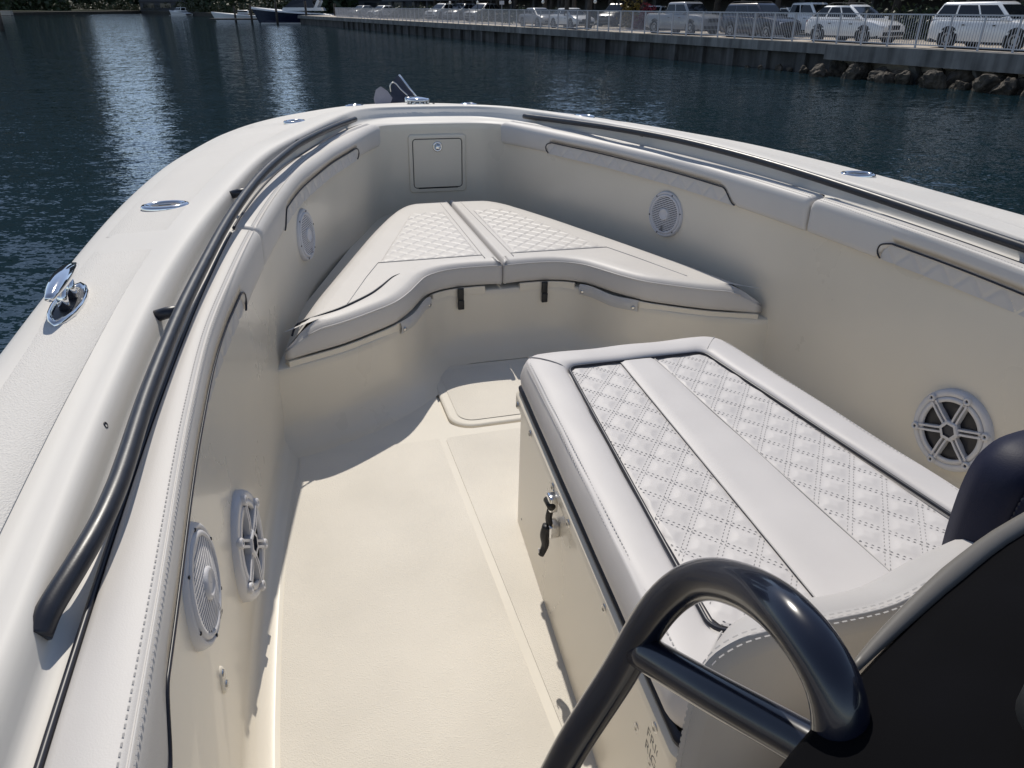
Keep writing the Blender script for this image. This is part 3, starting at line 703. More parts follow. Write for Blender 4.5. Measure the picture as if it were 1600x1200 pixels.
V, F = fill_poly([[tuple(p) for p in loop_in(.090, -.858)]]); mk('backing', V, F, 'vinyl2', lc, smooth=False)
V, F = tube(subdiv(loop_in(IN, -.8475), 24), .0042, 8, closed=True); mk('piping', V, F, 'piping', lc)
# seams where the border pieces meet, and twin stitching along both long sides
for sx in (-1, 1):
    for (y, sy) in ((BY1, -1), (BY0, 1)):
        pts = []
        for d, z in prof[5:14]:
            hh = (hwb(y+sy*d)-d-(max(.010, .05-d*.2))*.29); pts.append((sx*hh, y+sy*(d+max(.010, .05-d*.2)*.29), z+.0006))
        V, F = tube(catmull(pts, 3), .0016, 6); mk('seam', V, F, 'seam', lc)
    g = G()
    for d, z in ((.0032, -.8488), (.0130, -.8428)):
        y = BY0+.06
        while y < BY1-.06:
            x = hwb(y)-d; x2 = hwb(y+.006)-d; w = .0012
            g.add([(sx*(x-w), y, z+.001), (sx*(x+w), y, z+.001), (sx*(x2+w), y+.006, z+.001), (sx*(x2-w), y+.006, z+.001)], [[0, 1, 2, 3]]); y += .0105
    mk('stitching', g.V, g.F, 'thread', lc, smooth=False, kind='stuff')
# centre stripe and two quilted fields
yf, ya = BY1-IN-.004, BY0+IN+.004
def sl(y): return -.050-.055*(yf-y)/.91
def sr(y): return .050+.012*(yf-y)/.91
ZT = -.8475
rows = []
for y in np.linspace(ya, yf, 40):
    r = []
    for t in np.linspace(0, 1, 9):
        x = sl(y)*(1-t)+sr(y)*t; r.append((x, y, ZT+.0045*min(1, 7*min(t, 1-t))**.5-.002+.0007*math.sin(y*17+x*30)))
    rows.append(r)
V, F = grid(rows); mk('centre_stripe', V, F, 'vinyl2', lc)
PIT, SLO = .0975, 1.2
for sx in (-1, 1):
    edge_in = (lambda y: sl(y)) if sx < 0 else (lambda y: sr(y))
    edge_out = lambda y: sx*(hwb(y)-IN-.002)
    ysL = np.linspace(ya, yf, 60)
    c3 = [(edge_in(y), y) for y in ysL]; 
    c1 = [(edge_out(y)-sx*(.030*max(0, 1-(yf-y)/.03)**2+.03*max(0, 1-(y-ya)/.03)**2), y) for y in ysL]
    c0 = [c3[0], c1[0]]; c2 = [c3[-1], c1[-1]]
    P, u, v = patch(c0, c1, c2, c3, 84, 330)
    h, hs = quilt_h(P[..., 0], P[..., 1], sx*.055, 1.214, PIT, SLO, .0050, .020, .0024)
    eb = np.clip(np.minimum(u, 1-u)*16, 0, 1); eb2 = np.clip(np.minimum(v, 1-v)*60, 0, 1); e = np.minimum(eb, eb2)
    nz = .0006*np.sin(P[..., 0]*91+P[..., 1]*47)*np.sin(P[..., 1]*63)
    h = h*e**.6+nz*.5-.002*(1-e)
    rows = [[(P[i, j, 0], P[i, j, 1], ZT-.003+h[i, j]) for j in range(P.shape[1])] for i in range(P.shape[0])]
    V, F = grid(rows); mk('quilted_panel', V, F, 'vinyl2', lc)
    V, F = tube([(edge_in(y), y, ZT-.0012) for y in ysL], .0015, 6); mk('seam', V, F, 'seam', lc)
    # stitches, two rows along each quilting line
    g = G(); L = math.hypot(1, SLO)
    for sg in (1, -1):
        for k in range(-16, 17):
            for off in (-.0042, .0042):
                t = -.35
                while t < .35:
                    x = sx*.055+t/L; y = 1.214+k*PIT+sg*SLO*t/L; ox = -sg*SLO/L*off; oy = off/L
                    x += ox; y += oy; t += .0105
                    lo, hi = sorted((edge_in(y), edge_out(y)))
                    if not (lo+.004 < x < hi-.004 and ya+.006 < y < yf-.006): continue
                    dx, dy = .0025/L, sg*SLO*.0025/L; nx, ny = -dy*.34, dx*.34
                    z = ZT-.0026
                    g.add([(x-dx-nx, y-dy-ny, z), (x-dx+nx, y-dy+ny, z), (x+dx+nx, y+dy+ny, z), (x+dx-nx, y+dy-ny, z), (x, y, z+.0012)], [[0, 1, 4], [1, 2, 4], [2, 3, 4], [3, 0, 4]])
    mk('stitching', g.V, g.F, 'thread2', lc, smooth=False, kind='stuff')

# ================================================================== BACKREST, HEADREST, CONSOLE
br = thing('seat_backrest', 'pale padded backrest greyed for shade, with twin stitching behind the grab handle', 'backrest', (0, .53, -1.0))
rows = []
out = []
W2, ZB, ZT2 = .430, -1.25, -.695
def back_loop(d, y):
    l = d+max(0, y-.512)*.98
    L = -.458+l; pts = [(L+.003, ZB), (L, -.92), (L, -.76), (L+.010, -.685-d*.5), (L+.042, -.656-d), (L+.092, -.649-d), (-.276+l*.3, -.655-d), (-.184, -.654-d), (-.10, -.620-d), (0., -.597-d), (.20, -.59-d), (W2-d-.06, -.62-d), (W2-d, -.72), (W2-d, ZB)]
    return [(x, y, z) for x, z in catmull(pts, 4)]
for d, y in ((.022, .5015), (.010, .503), (.003, .5075), (-.001, .5095), (-.002, .511), (-.001, .5125), (.001, .515), (.001, .525), (.004, .540), (.010, .555), (.020, .566), (.032, .573), (.045, .576)): rows.append(back_loop(d, y))
V, F = grid(rows); g = G().add(V, F); L0 = back_loop(.022, .5015); g.add(L0, [list(range(len(L0)))]); L1 = back_loop(.045, .576); g.add(L1, [list(range(len(L1)))[::-1]])
mk('pad', g.V, g.F, 'backvinyl_shade', br, auto=70)
for yy, dd in ((.5055, .0045), (.5165, .0012)):
    g = G(); R2 = resample(back_loop(dd-.004, yy), 170)
    for i in range(169):
        a, b = R2[i], R2[i]+(R2[i+1]-R2[i])*.6; w = np.array([0, .0013, 0])
        g.add([a-w*.8, a+w*.8, b+w*.8, b-w*.8], [[0, 1, 2, 3]])
    mk('stitching', g.V, g.F, 'thread', br, smooth=False, kind='stuff')
hr = thing('headrest', 'dark navy padded headrest with stitched edge beside the black console', 'headrest', (.17, .56, -.70))
def head_loop(d, y):
    pts = [(-.035+d, -.70), (-.045+d, -.62), (-.046+d, -.54), (-.030+d, -.495-d*.6), (.02, -.474-d), (.15, -.470-d), (.30, -.475-d), (.35-d, -.51), (.36-d, -.72)]
    return [(x, y, z) for x, z in catmull(pts, 5)]
rows = [head_loop(d, y) for d, y in ((.05, .492), (.015, .495), (.004, .508), (.004, .512), (.007, .5145), (.003, .517), (-.003, .535), (-.003, .565), (.006, .59), (.04, .60))]
V, F = grid(rows); g = G().add(V, F); L0 = rows[0]; g.add(L0, [list(range(len(L0)))]); g.add(rows[-1], [list(range(len(L0)))[::-1]])
mk('pad', g.V, g.F, 'navy', hr, auto=70)
g = G(); R2 = resample(head_loop(.001, .5105), 120)
for i in range(119):
    a, b = R2[i], R2[i]+(R2[i+1]-R2[i])*.55; w = np.array([0, .0012, 0]); g.add([a-w*.8, a+w*.8, b+w*.8, b-w*.8], [[0, 1, 2, 3]])
mk('stitching', g.V, g.F, 'piping', hr, smooth=False, kind='stuff')

cs = thing('helm_console', 'black helm console at lower right with a black tubular grab handle', 'console', (0, 0, FL))
V, F = cbox((.03, -.10, -1.01), (.84, .98, .78), .05, 3); mk('body', V, F, 'gelcoat', cs, auto=40)
# black dash: its forward edge runs from low outboard to inboard
E1 = catmull([(-.70, .175, -.455), (-.660, .200, -.428), (-.623, .216, -.408), (-.590, .230, -.394), (-.545, .247, -.381), (-.486, .274, -.383), (-.389, .313, -.385), (-.283, .349, -.390), (-.12, .385, -.395), (.15, .40, -.40), (.42, .38, -.41)], 4)
rows = []
for t, dz in ((0, -.03), (0, -.006), (.004, 0), (.02, .006), (.06, .018), (.2, .03), (.4, .03), (.7, .0)):
    r = E1.copy(); r[:, 1] -= t; r[:, 0] += t*.30; r[:, 2] += dz; rows.append(r)
skirt = E1.copy(); skirt[:, 0] += .08; skirt[:, 1] -= .08; skirt[:, 2] = -.52; rows.insert(0, skirt)
V, F = grid(rows); mk('dash', V, F, 'dash', cs)
V, F = tube(E1[17:]+np.array([-.002, .003, -.001]), np.r_[np.linspace(.003, .0085, 8), np.full(len(E1)-25, .0085)], 8); mk('lit_edge_trim', V, F, 'dash_lit_edge', cs)  # pale tube along the edge, its colour stands for the lit highlight
# moulded pocket on the dash
pc = np.array([-.462, .158, -.333])
rows = []
for k, h in ((1.0, -.012), (1.0, .006), (.92, .011), (.82, .010), (.74, .002)): rows.append([pc+np.array([x*k, y*k, h]) for x, y in rrect(-.040, .065, -.12, .035, .03, 6)])
V, F = grid([[tuple(p) for p in r] for r in rows], close_v=True); pk = mk('bezel', V, F, 'rubber', cs)
V, F = fill_poly([[tuple(pc+np.array([x*.78, y*.78, .004])) for x, y in rrect(-.040, .065, -.12, .035, .03, 6)]]); mk('insert', V, F, 'darkgrey', pk, smooth=False)
HP = [(-.735, .435, -.90), (-.690, .433, -.77), (-.666, .432, -.705), (-.646, .433, -.649), (-.604, .433, -.561), (-.587, .429, -.505), (-.573, .420, -.459), (-.560, .396, -.418), (-.559, .345, -.382), (-.567, .292, -.353), (-.569, .262, -.350), (-.566, .246, -.355), (-.563, .234, -.366), (-.562, .226, -.388), (-.562, .222, -.43)]
HS = resample(catmull(HP, 8), 90)
for _ in range(14): HS[1:-1] = (HS[:-2]+2*HS[1:-1]+HS[2:])/4
V, F = tube(HS, .0172, 24); gh = mk('grab_handle', V, F, 'tube', cs, label='black tubular grab handle bent over the console edge')
V, F = tube(catmull([(-.590, .424, -.524), (-.570, .351, -.496), (-.547, .284, -.472), (-.536, .252, -.461), (-.520, .205, -.446)], 6), .0165, 20); mk('rung', V, F, 'tube', gh)
V, F = tube(catmull([(-.69, .432, -.77), (-.64, .36, -.745), (-.58, .28, -.72)], 6), .0165, 16); mk('rung', V, F, 'tube', gh)

# ================================================================== ANCHOR AND CAPSTAN
cps = thing('windlass_drum', 'small chrome windlass drum at the tip of the bow', 'windlass', (.005, 5.0, -.604))
mk('base', *lathe([(.085, 0), (.085, .012), (.075, .016)], (.005, 5.0, -.604), (0, 0, 1), 32), 'cone', cps)
mk('drum', *lathe([(.074, .012), (.062, .020), (.060, .034), (.070, .044)], (.005, 5.0, -.604), (0, 0, 1), 24), 'chrome', cps)
mk('cap', *lathe([(.076, .044), (.077, .050), (.060, .058), (.030, .064), (.001, .066)], (.005, 5.0, -.604), (0, 0, 1), 32), 'chrome', cps)
for k in range(12):
    a = 2*math.pi*k/12; V, F = cbox((.005+.066*math.cos(a), 5.0+.066*math.sin(a), -.576), (.012, .012, .026), .003); mk('lug', V, F, 'steel', cps)
an = thing('bow_anchor', 'grey galvanised anchor with plate flukes in the bow roller', 'anchor', (-.09, 5.5, -.65))
def plate(pts, th, m, name, par):
    P = np.array(pts); n_ = np.cross(P[1]-P[0], P[2]-P[0]); n_ /= np.linalg.norm(n_)
    k = len(P); V = np.vstack([P-n_*th/2, P+n_*th/2]); F = [list(range(k))[::-1], list(range(k, 2*k))]+[[i, (i+1) % k, (i+1) % k+k, i+k] for i in range(k)]
    mk(name, V, F, m, par, smooth=False)
plate([(-.215, 5.45, -.66), (-.225, 5.47, -.60), (-.205, 5.49, -.545), (-.17, 5.50, -.525), (-.125, 5.49, -.555), (-.095, 5.48, -.60), (-.11, 5.46, -.625), (-.15, 5.45, -.66)], .012, 'galv', 'fluke', an)
M['galv2'] = vary(mat('anchor_dark_plate', (.06, .065, .09), .45, metal=.4), 20, .2)  # dark blue-grey colour of the second plate
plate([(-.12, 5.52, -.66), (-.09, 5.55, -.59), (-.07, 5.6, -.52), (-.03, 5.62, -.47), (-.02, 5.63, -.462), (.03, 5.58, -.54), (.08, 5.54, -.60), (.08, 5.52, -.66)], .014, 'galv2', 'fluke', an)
V, F = tube([(-.022, 5.60, -.458), (.035, 5.55, -.535), (.085, 5.50, -.60)], .0065, 10); mk('shank', V, F, 'chrome', an)
V, F = tube(catmull([(-.102, 5.49, -.56), (-.105, 5.49, -.52), (-.09, 5.49, -.50), (-.065, 5.49, -.505), (-.03, 5.47, -.545), (.01, 5.45, -.58)], 6), .0045, 8); mk('roll_bar', V, F, 'steel', an)
V, F = cbox((.03, 5.44, -.62), (.10, .10, .07), .01); mk('roller_cheek', V, F, 'chrome', an)
V, F = tube([(.11, 5.02, -.606), (.11, 5.02, -.583)], .007, 10); mk('foot_switch', V, F, 'rubber', boat)

# ================================================================== WATER
M['water'] = mat('harbour_water', (.007, .021, .029), .05); wm = M['water']
b = wm.node_tree.nodes['Principled BSDF']; b.inputs['IOR'].default_value = 1.333
def water_waves(m):
    """ripple slopes taken straight from noise, so unresolved far ripples average out as real ones do"""
    g = nd(m, 'ShaderNodeNewGeometry'); mp = nd(m, 'ShaderNodeMapping'); mp.inputs['Rotation'].default_value = (0, 0, .3); mp.inputs['Scale'].default_value = (1, 1.9, 1)
    lk(m, g.outputs['Position'], mp.inputs['Vector']); acc = None
    for sc, k, det in ((.30, .06, 2), (1.5, .15, 2), (5.0, .28, 2), (15., .24, 1)):
        n = nd(m, 'ShaderNodeTexNoise'); n.inputs['Scale'].default_value = sc; n.inputs['Detail'].default_value = det; n.inputs['Distortion'].default_value = .4
        lk(m, mp.outputs['Vector'], n.inputs['Vector'])
        sb = nd(m, 'ShaderNodeVectorMath'); sb.operation = 'SUBTRACT'; sb.inputs[1].default_value = (.5, .5, .5); lk(m, n.outputs['Color'], sb.inputs[0])
        ml = nd(m, 'ShaderNodeVectorMath'); ml.operation = 'MULTIPLY'; ml.inputs[1].default_value = (k, k*1.3, 0); lk(m, sb.outputs[0], ml.inputs[0])
        if acc is None: acc = ml.outputs[0]
        else:
            ad = nd(m, 'ShaderNodeVectorMath'); ad.operation = 'ADD'; lk(m, acc, ad.inputs[0]); lk(m, ml.outputs[0], ad.inputs[1]); acc = ad.outputs[0]
    ad = nd(m, 'ShaderNodeVectorMath'); ad.operation = 'ADD'; ad.inputs[1].default_value = (0, 0, 1); lk(m, acc, ad.inputs[0])
    nr = nd(m, 'ShaderNodeVectorMath'); nr.operation = 'NORMALIZE'; lk(m, ad.outputs[0], nr.inputs[0]); lk(m, nr.outputs[0], b.inputs['Normal'])
water_waves(wm)
o = mk('water', [(-900, -300, 0), (900, -300, 0), (900, 900, 0), (-900, 900, 0)], [[0, 1, 2, 3]], 'water', boat=False, smooth=False, kind='structure')

ORD = 'first second third fourth fifth sixth seventh eighth ninth tenth eleventh twelfth thirteenth fourteenth fifteenth sixteenth seventeenth eighteenth nineteenth twentieth'.split()
def ordw(i):
    if i < 20: return ORD[i]
    return {2: 'twenty', 3: 'thirty', 4: 'forty'}[(i+1)//10]+('-'+ORD[(i+1) % 10-1] if (i+1) % 10 else 'th')
# ================================================================== QUAY
QZ = 1.35
Q0 = np.array([19.5, 30.4]); QD = np.array([-.4457, .8952]); QN = np.array([-.8952, -.4457])   # along, towards water
def q(t, n=0., z=QZ): p = Q0+QD*t+QN*n; return np.array([p[0], p[1], z])
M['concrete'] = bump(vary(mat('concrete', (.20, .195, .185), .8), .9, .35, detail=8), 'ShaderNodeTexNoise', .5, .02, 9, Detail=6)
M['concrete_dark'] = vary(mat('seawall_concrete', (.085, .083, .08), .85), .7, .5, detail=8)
M['walk'] = vary(mat('sidewalk_concrete', (.42, .37, .31), .85), 1.3, .12, detail=6)
M['asphalt'] = vary(mat('asphalt', (.055, .055, .056), .9), 2., .25, detail=8)
M['fence'] = vary(mat('aluminium_fence', (.54, .53, .54), .5), 1., .06)
M['soil'] = vary(mat('bank_soil', (.05, .045, .035), .95), 1., .4)
M['rock'] = bump(vary(mat('boulder', (.075, .06, .044), .85), 3.2, .6, detail=9, rgb2=(.010, .009, .007)), 'ShaderNodeTexNoise', .9, .08, 5, Detail=8)
def streaks(m, amt):
    b_ = m.node_tree.nodes['Principled BSDF']; src = b_.inputs['Base Color'].links[0].from_socket
    g = nd(m, 'ShaderNodeNewGeometry'); mp = nd(m, 'ShaderNodeMapping'); mp.inputs['Scale'].default_value = (2.2, 2.2, .22); lk(m, g.outputs['Position'], mp.inputs['Vector'])
    n = nd(m, 'ShaderNodeTexNoise'); n.inputs['Scale'].default_value = 1.5; n.inputs['Detail'].default_value = 7; lk(m, mp.outputs[0], n.inputs['Vector'])
    r = nd(m, 'ShaderNodeMapRange'); r.inputs['From Min'].default_value = .35; r.inputs['From Max'].default_value = .65; r.inputs['To Min'].default_value = 1-amt; r.inputs['To Max'].default_value = 1.15; lk(m, n.outputs['Fac'], r.inputs['Value'])
    mx = nd(m, 'ShaderNodeMix'); mx.data_type = 'RGBA'; mx.blend_type = 'MULTIPLY'; mx.inputs['Factor'].default_value = 1
    lk(m, src, mx.inputs[6]); lk(m, r.outputs[0], mx.inputs[7]); lk(m, mx.outputs[2], b_.inputs['Base Color'])
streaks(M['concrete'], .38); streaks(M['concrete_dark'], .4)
T0, T1, TS = -22., 112., 9.0
def slab(name, t0, t1, n0, n1, z0, z1, m, par=None, kind=None):
    V = [q(t, n, z) for z in (z0, z1) for t, n in ((t0, n0), (t1, n0), (t1, n1), (t0, n1))]
    F = [[0, 1, 2, 3], [7, 6, 5, 4], [0, 4, 5, 1], [1, 5, 6, 2], [2, 6, 7, 3], [3, 7, 4, 0]]
    o = mk(name, V, F, m, par, boat=False, smooth=False); 
    if kind: o['kind'] = kind
    return o
slab('ground', T0-30, 300, -160, -9.0, -2, QZ-.05, 'asphalt', kind='structure')
slab('pavement', T0-30, T1+20, -9.0, -.35, -2, QZ, 'walk', kind='structure')
qw = thing('seawall', 'long dark concrete seawall with pilasters under the white fence', 'seawall', q(45, 0, 0), boat=False)
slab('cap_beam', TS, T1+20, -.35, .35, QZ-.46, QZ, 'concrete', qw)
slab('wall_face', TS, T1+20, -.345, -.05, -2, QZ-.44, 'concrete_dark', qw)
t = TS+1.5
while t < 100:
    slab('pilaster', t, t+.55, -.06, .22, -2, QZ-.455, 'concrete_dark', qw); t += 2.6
prm = thing('promenade_deck', 'pale concrete promenade slab on slanted piles above the boulders', 'promenade', q(0, 0, 0), boat=False)
slab('deck_slab', T0, TS-.02, -.35, .62, QZ-.66, QZ+.002, 'concrete', prm)
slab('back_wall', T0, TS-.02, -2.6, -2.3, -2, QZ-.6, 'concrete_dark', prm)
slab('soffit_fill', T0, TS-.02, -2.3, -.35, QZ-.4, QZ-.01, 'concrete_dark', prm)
for t in np.arange(-12, TS-.6, 2.75):
    a = q(t, .1, QZ-.62); c = q(t-.2, -.75, -.6); d = QD*.17
    V = []
    for p in (a, c):
        for sx, sn in ((-1, -1), (1, -1), (1, 1), (-1, 1)): V.append((p[0]+d[0]*sx+QN[0]*.17*sn, p[1]+d[1]*sx+QN[1]*.17*sn, p[2]))
    mk('pile', V, [[0, 1, 2, 3], [7, 6, 5, 4], [0, 4, 5, 1], [1, 5, 6, 2], [2, 6, 7, 3], [3, 7, 4, 0]], 'concrete', prm, boat=False, smooth=False)
# boulders at the waterline
from mathutils import noise as mnoise
def boulder_mesh(k):
    bm = bmesh.new(); bmesh.ops.create_icosphere(bm, subdivisions=4, radius=1)
    r = random.Random(k); sh = Vector((r.uniform(0, 50), r.uniform(0, 50), r.uniform(0, 50)))
    pl = [(Vector((r.gauss(0, 1), r.gauss(0, 1), r.gauss(0, 1))).normalized(), r.uniform(.5, .8)) for _ in range(11)]
    for v in bm.verts:
        c = v.co.copy()
        for n_, d0 in pl:
            d = c.dot(n_)-d0
            if d > 0: c -= n_*d*.92
        f = mnoise.fractal(c*1.6+sh, .9, 2.1, 5)
        v.co = c*(1+.24*f)
    me = bpy.data.meshes.new('boulder'); bm.to_mesh(me); bm.free(); me.materials.append(M['rock']); return me
bms = [boulder_mesh(k) for k in range(6)]
nb = 0; cnt_ = [0, 0]
t = -3.0
while t < 14.5:
    for row in range(2 if t < 9 else 1):
        s = random.uniform(.36, .74)*(1. if t < 5 else .75 if t < 9 else .42)
        n_ = (random.uniform(.5, 1.5) if row == 0 else random.uniform(-.6, .3))*(1 if t < 9 else .5)
        p = q(t+random.uniform(-.25, .25), n_, 0); p[2] = (.10 if row == 0 else .32)*s+random.uniform(-.1, .12)
        o = inst('boulder', bms[nb % 6], p, None, boat=False, rot=(random.uniform(0, 6), random.uniform(0, 6), random.uniform(0, 6)), scale=(s*1.15, s*.95, s*.85))
        tag(o, '%s boulder %s, %s from the right edge' % ('large brown' if s > .5 else 'small brown', 'in the water below the promenade slab' if row == 0 else 'in the shade under the promenade slab', ordw(cnt_[row])), 'boulder', 'boulders along the waterline'); nb += 1; cnt_[row] += 1
    t += random.uniform(.72, 1.1)

# ------------------------------------------------------------------ fence
fn = thing('picket_fence', 'long pale grey metal picket fence along the quay edge', 'fence', q(30, -.12), boat=False)
FH = 1.30
ang = math.atan2(QD[1], QD[0])
def unit_box(name, m):
    V, F = cbox((0, 0, .5), (1, 1, 1)); o = mk(name, V, F, m, None, boat=False, smooth=False); me = o.data
    me.transform(Matrix.Translation((0, 0, .5))); bpy.data.objects.remove(o); return me
bar = unit_box('picket', 'fence')
FT0, FT1 = -8, 104
slab('top_rail', FT0, FT1, -.15, -.09, QZ+FH-.04, QZ+FH+.015, 'fence', fn)
slab('bottom_rail', FT0, FT1, -.14, -.10, QZ+.10, QZ+.145, 'fence', fn)
t = FT0; k = 0; PSP = 1.42; farg = G()
while t < FT1:
    inst('post', bar, q(t, -.12), fn, boat=False, rot=(0, 0, ang), scale=(.065, .065, FH)); t += PSP
pk_ = []
t = FT0
while t < FT1:
    if abs(((t-FT0)/PSP+.5) % 1-.5)*PSP > .06: pk_.append(t)
    t += .1183
vis = sorted([t for t in pk_ if t > -4.5])[:296]
vset = set(vis)
for t in pk_:
    if t in vset: inst('picket', bar, q(t, -.12, QZ+.12), fn, boat=False, rot=(0, 0, ang), scale=(.018, .018, FH-.14))
    else:
        V = [q(t+a, -.12+b_, z) for z in (QZ+.12, QZ+FH-.02) for a, b_ in ((-.0105, -.0105), (.0105, -.0105), (.0105, .0105), (-.0105, .0105))]
        farg.add(V, [[0, 1, 5, 4], [1, 2, 6, 5], [2, 3, 7, 6], [3, 0, 4, 7]])
mk('far_pickets', farg.V, farg.F, 'fence', fn, boat=False, smooth=False, kind='stuff')

# ------------------------------------------------------------------ cars
M['glass'] = mat('car_glass', (.012, .015, .02), .06); M['tyre'] = mat('tyre', (.012, .012, .012), .8)
M['rim'] = mat('alloy', (.35, .35, .36), .35, metal=.8); M['lamp'] = mat('headlamp', (.6, .6, .62), .12, coat=.5); M['trim'] = mat('black_trim', (.014, .014, .015), .5)
M['tail'] = mat('tail_lamp', (.25, .01, .01), .2)
def paint(name, c): 
    m = mat(name, c, .3, coat=.8); return m
PA = dict(white=paint('white_paint', (.84, .84, .83)), navy=paint('navy_paint', (.015, .02, .04)), silver=paint('silver_paint', (.30, .31, .33)), black=paint('black_paint', (.01, .01, .012)), red=paint('red_paint', (.25, .02, .02)))
def prism(rings):
    V, F = grid(rings, close_v=True); return cap_ends(V, F, len(rings[0]), len(rings))
SPEC = dict(
    suv=dict(L=5.1, W=.98, H=1.88, wb=3.05, wr=.40, hood=1.14, belt=1.18, cab=[(-2.55, 1.16, .88), (-2.20, 1.82, .70), (.30, 1.88, .73), (1.20, 1.18, .88)], nose=2.52),
    cross=dict(L=4.65, W=.93, H=1.70, wb=2.75, wr=.36, hood=1.04, belt=1.06, cab=[(-2.22, 1.08, .85), (-1.45, 1.58, .66), (.05, 1.68, .68), (1.18, 1.08, .85)], nose=2.28),
    sedan=dict(L=4.6, W=.90, H=1.45, wb=2.7, wr=.33, hood=.93, belt=.95, cab=[(-1.95, 1.00, .80), (-1.05, 1.42, .62), (.10, 1.45, .64), (1.10, .97, .80)], nose=2.28),
    pickup=dict(L=5.7, W=1.0, H=1.88, wb=3.6, wr=.40, hood=1.16, belt=1.20, cab=[(-.95, 1.20, .88), (-.80, 1.84, .74), (.80, 1.88, .76), (1.50, 1.20, .88)], nose=2.82))
def car(kind, color, t, n, turn, label, s=1., group='cars parked along the quay', world=None):
    S_ = SPEC[kind]; pm = PA[color]
    base = np.array(world) if world is not None else q(t, n, QZ)
    rt = thing({'suv': 'parked_suv', 'cross': 'parked_suv', 'sedan': 'parked_car', 'pickup': 'pickup_truck'}[kind], label, {'suv': 'suv', 'cross': 'suv', 'sedan': 'car', 'pickup': 'pickup'}[kind], base, group, boat=False)
    hd = math.atan2(-QD[1], -QD[0])+R_(turn); ch, sh = math.cos(hd), math.sin(hd)
    def X(P): 
        P = np.asarray(P, float)*s; return np.stack([base[0]+P[:, 0]*ch-P[:, 1]*sh, base[1]+P[:, 0]*sh+P[:, 1]*ch, base[2]+P[:, 2]], 1)
    def add(nm, V, F, m, par=rt, smooth=True, auto=35): return mk(nm, X(V), F, m, par, boat=False, smooth=smooth, auto=auto)
    L, W, nose = S_['L'], S_['W'], S_['nose']; tail = nose-L; wr = S_['wr']; gc = .24
    def top(x):
        xs = [tail, tail+.1, S_['cab'][0][0], S_['cab'][3][0], nose-.35, nose]
        if kind == 'pickup': zs = [S_['belt']-.05, S_['belt'], S_['belt'], S_['belt']-.02, S_['hood']-.02, S_['hood']-.22]
        else: zs = [S_['belt']-.12, S_['belt'], S_['belt'], S_['belt']-.02, S_['hood']-.10, S_['hood']-.30]
        return np.interp(x, xs, zs)
    rings = []
    for x in np.r_[tail, tail+.04, tail+.15, np.linspace(tail+.5, nose-.5, 12), nose-.22, nose-.07, nose]:
        e = min(x-tail, nose-x); k = .86+.14*min(1, e/.35)**.5 if e > 0 else .84; w = W*k; z1 = top(x); z0 = gc+(.08 if e < .2 else 0)
        h = [(w*.90, z0), (w*.985, z0+.12), (w, z0+(z1-z0)*.45), (w*.985, z1-.16), (w*.93, z1-.05), (w*.80, z1), (w*.4, z1+.025)]
        rings.append([(x, a, c_) for a, c_ in h]+[(x, -a, c_) for a, c_ in h[::-1]])
    V, F = prism(rings); body = add('body', V, F, pm)
    c = S_['cab']; rings = []
    for x, z, w in ((c[0][0], c[0][1]-.06, c[0][2]), (c[0][0], c[0][1], c[0][2])): pass
    bl = [(c[0][0], c[0][2]), (c[3][0], c[3][2])]; rf = [(c[1][0], c[1][2]), (c[2][0], c[2][2])]; zb = S_['belt']-.03; zr0, zr1 = c[1][1], c[2][1]
    def ring(f, ins=0.):
        x0 = bl[0][0]*(1-f)+rf[0][0]*f+ins; x1 = bl[1][0]*(1-f)+rf[1][0]*f-ins; w0 = bl[0][1]*(1-f)+rf[0][1]*f-ins; z = zb*(1-f)+zr1*f
        out = []
        for xx, yy in rrect(x0, x1, -w0, w0, .12, 3): out.append((xx, yy, z-(zr1-zr0)*f*(xx < 0)*.5))
        return out
    rings = [ring(0), ring(.5), ring(.90), ring(.97, .03), ring(1., .10)]
    V, F = grid(rings, close_v=True); F = list(F); F.append([4*len(rings[0])+i for i in range(len(rings[0]))])
    cabin = add('cabin', V, F, pm)
    # glazing, slightly proud panels
    def sidept(f, x, sgn, d): 
        w = (bl[0][1]*(1-f)+rf[0][1]*f)+d; return (x, sgn*w, zb*(1-f)+zr1*f)
    for sgn in (-1, 1):
        xs0 = lambda f: bl[0][0]*(1-f)+rf[0][0]*f+.13; xs1 = lambda f: bl[1][0]*(1-f)+rf[1][0]*f-.16
        cuts = [0, .30, .66, 1.] if kind in ('suv', 'cross') else [0, .45, 1.]
        for a, e_ in zip(cuts[:-1], cuts[1:]):
            P = []
            for f, uu in ((.14, a), (.14, e_), (.80, e_), (.80, a)):
                x = xs0(f)*(1-uu)+xs1(f)*uu; gap = .04 if (uu not in (0, 1.)) else 0; x += gap*(1 if uu == a else -1)
                P.append(sidept(f, x, sgn, .008))
            add('side_window', P, [[0, 1, 2, 3] if sgn < 0 else [3, 2, 1, 0]], 'glass', smooth=False)
    def endpt(f, y, k): 
        x = bl[k][0]*(1-f)+rf[k][0]*f+(.012 if k else -.012); return (x, y, zb*(1-f)+zr1*f)
    for k, nm in ((1, 'windscreen'), (0, 'rear_window')):
        w0, w1 = bl[k][1]-.10, rf[k][1]-.08
        add(nm, [endpt(.10, -w0, k), endpt(.10, w0, k), endpt(.84, w1, k), endpt(.84, -w1, k)], [[0, 1, 2, 3]], 'glass', smooth=False)
    if kind in ('suv', 'cross'):
        for sgn in (-1, 1):
            V, F = tube([(rf[0][0]+.15, sgn*(rf[0][1]-.12), zr1+.0), (rf[0][0]+.35, sgn*(rf[0][1]-.12), zr1+.06), (rf[1][0]-.3, sgn*(rf[1][1]-.12), zr1+.06), (rf[1][0]-.1, sgn*(rf[1][1]-.12), zr1)], .022, 6); add('roof_rail', V, F, 'trim')
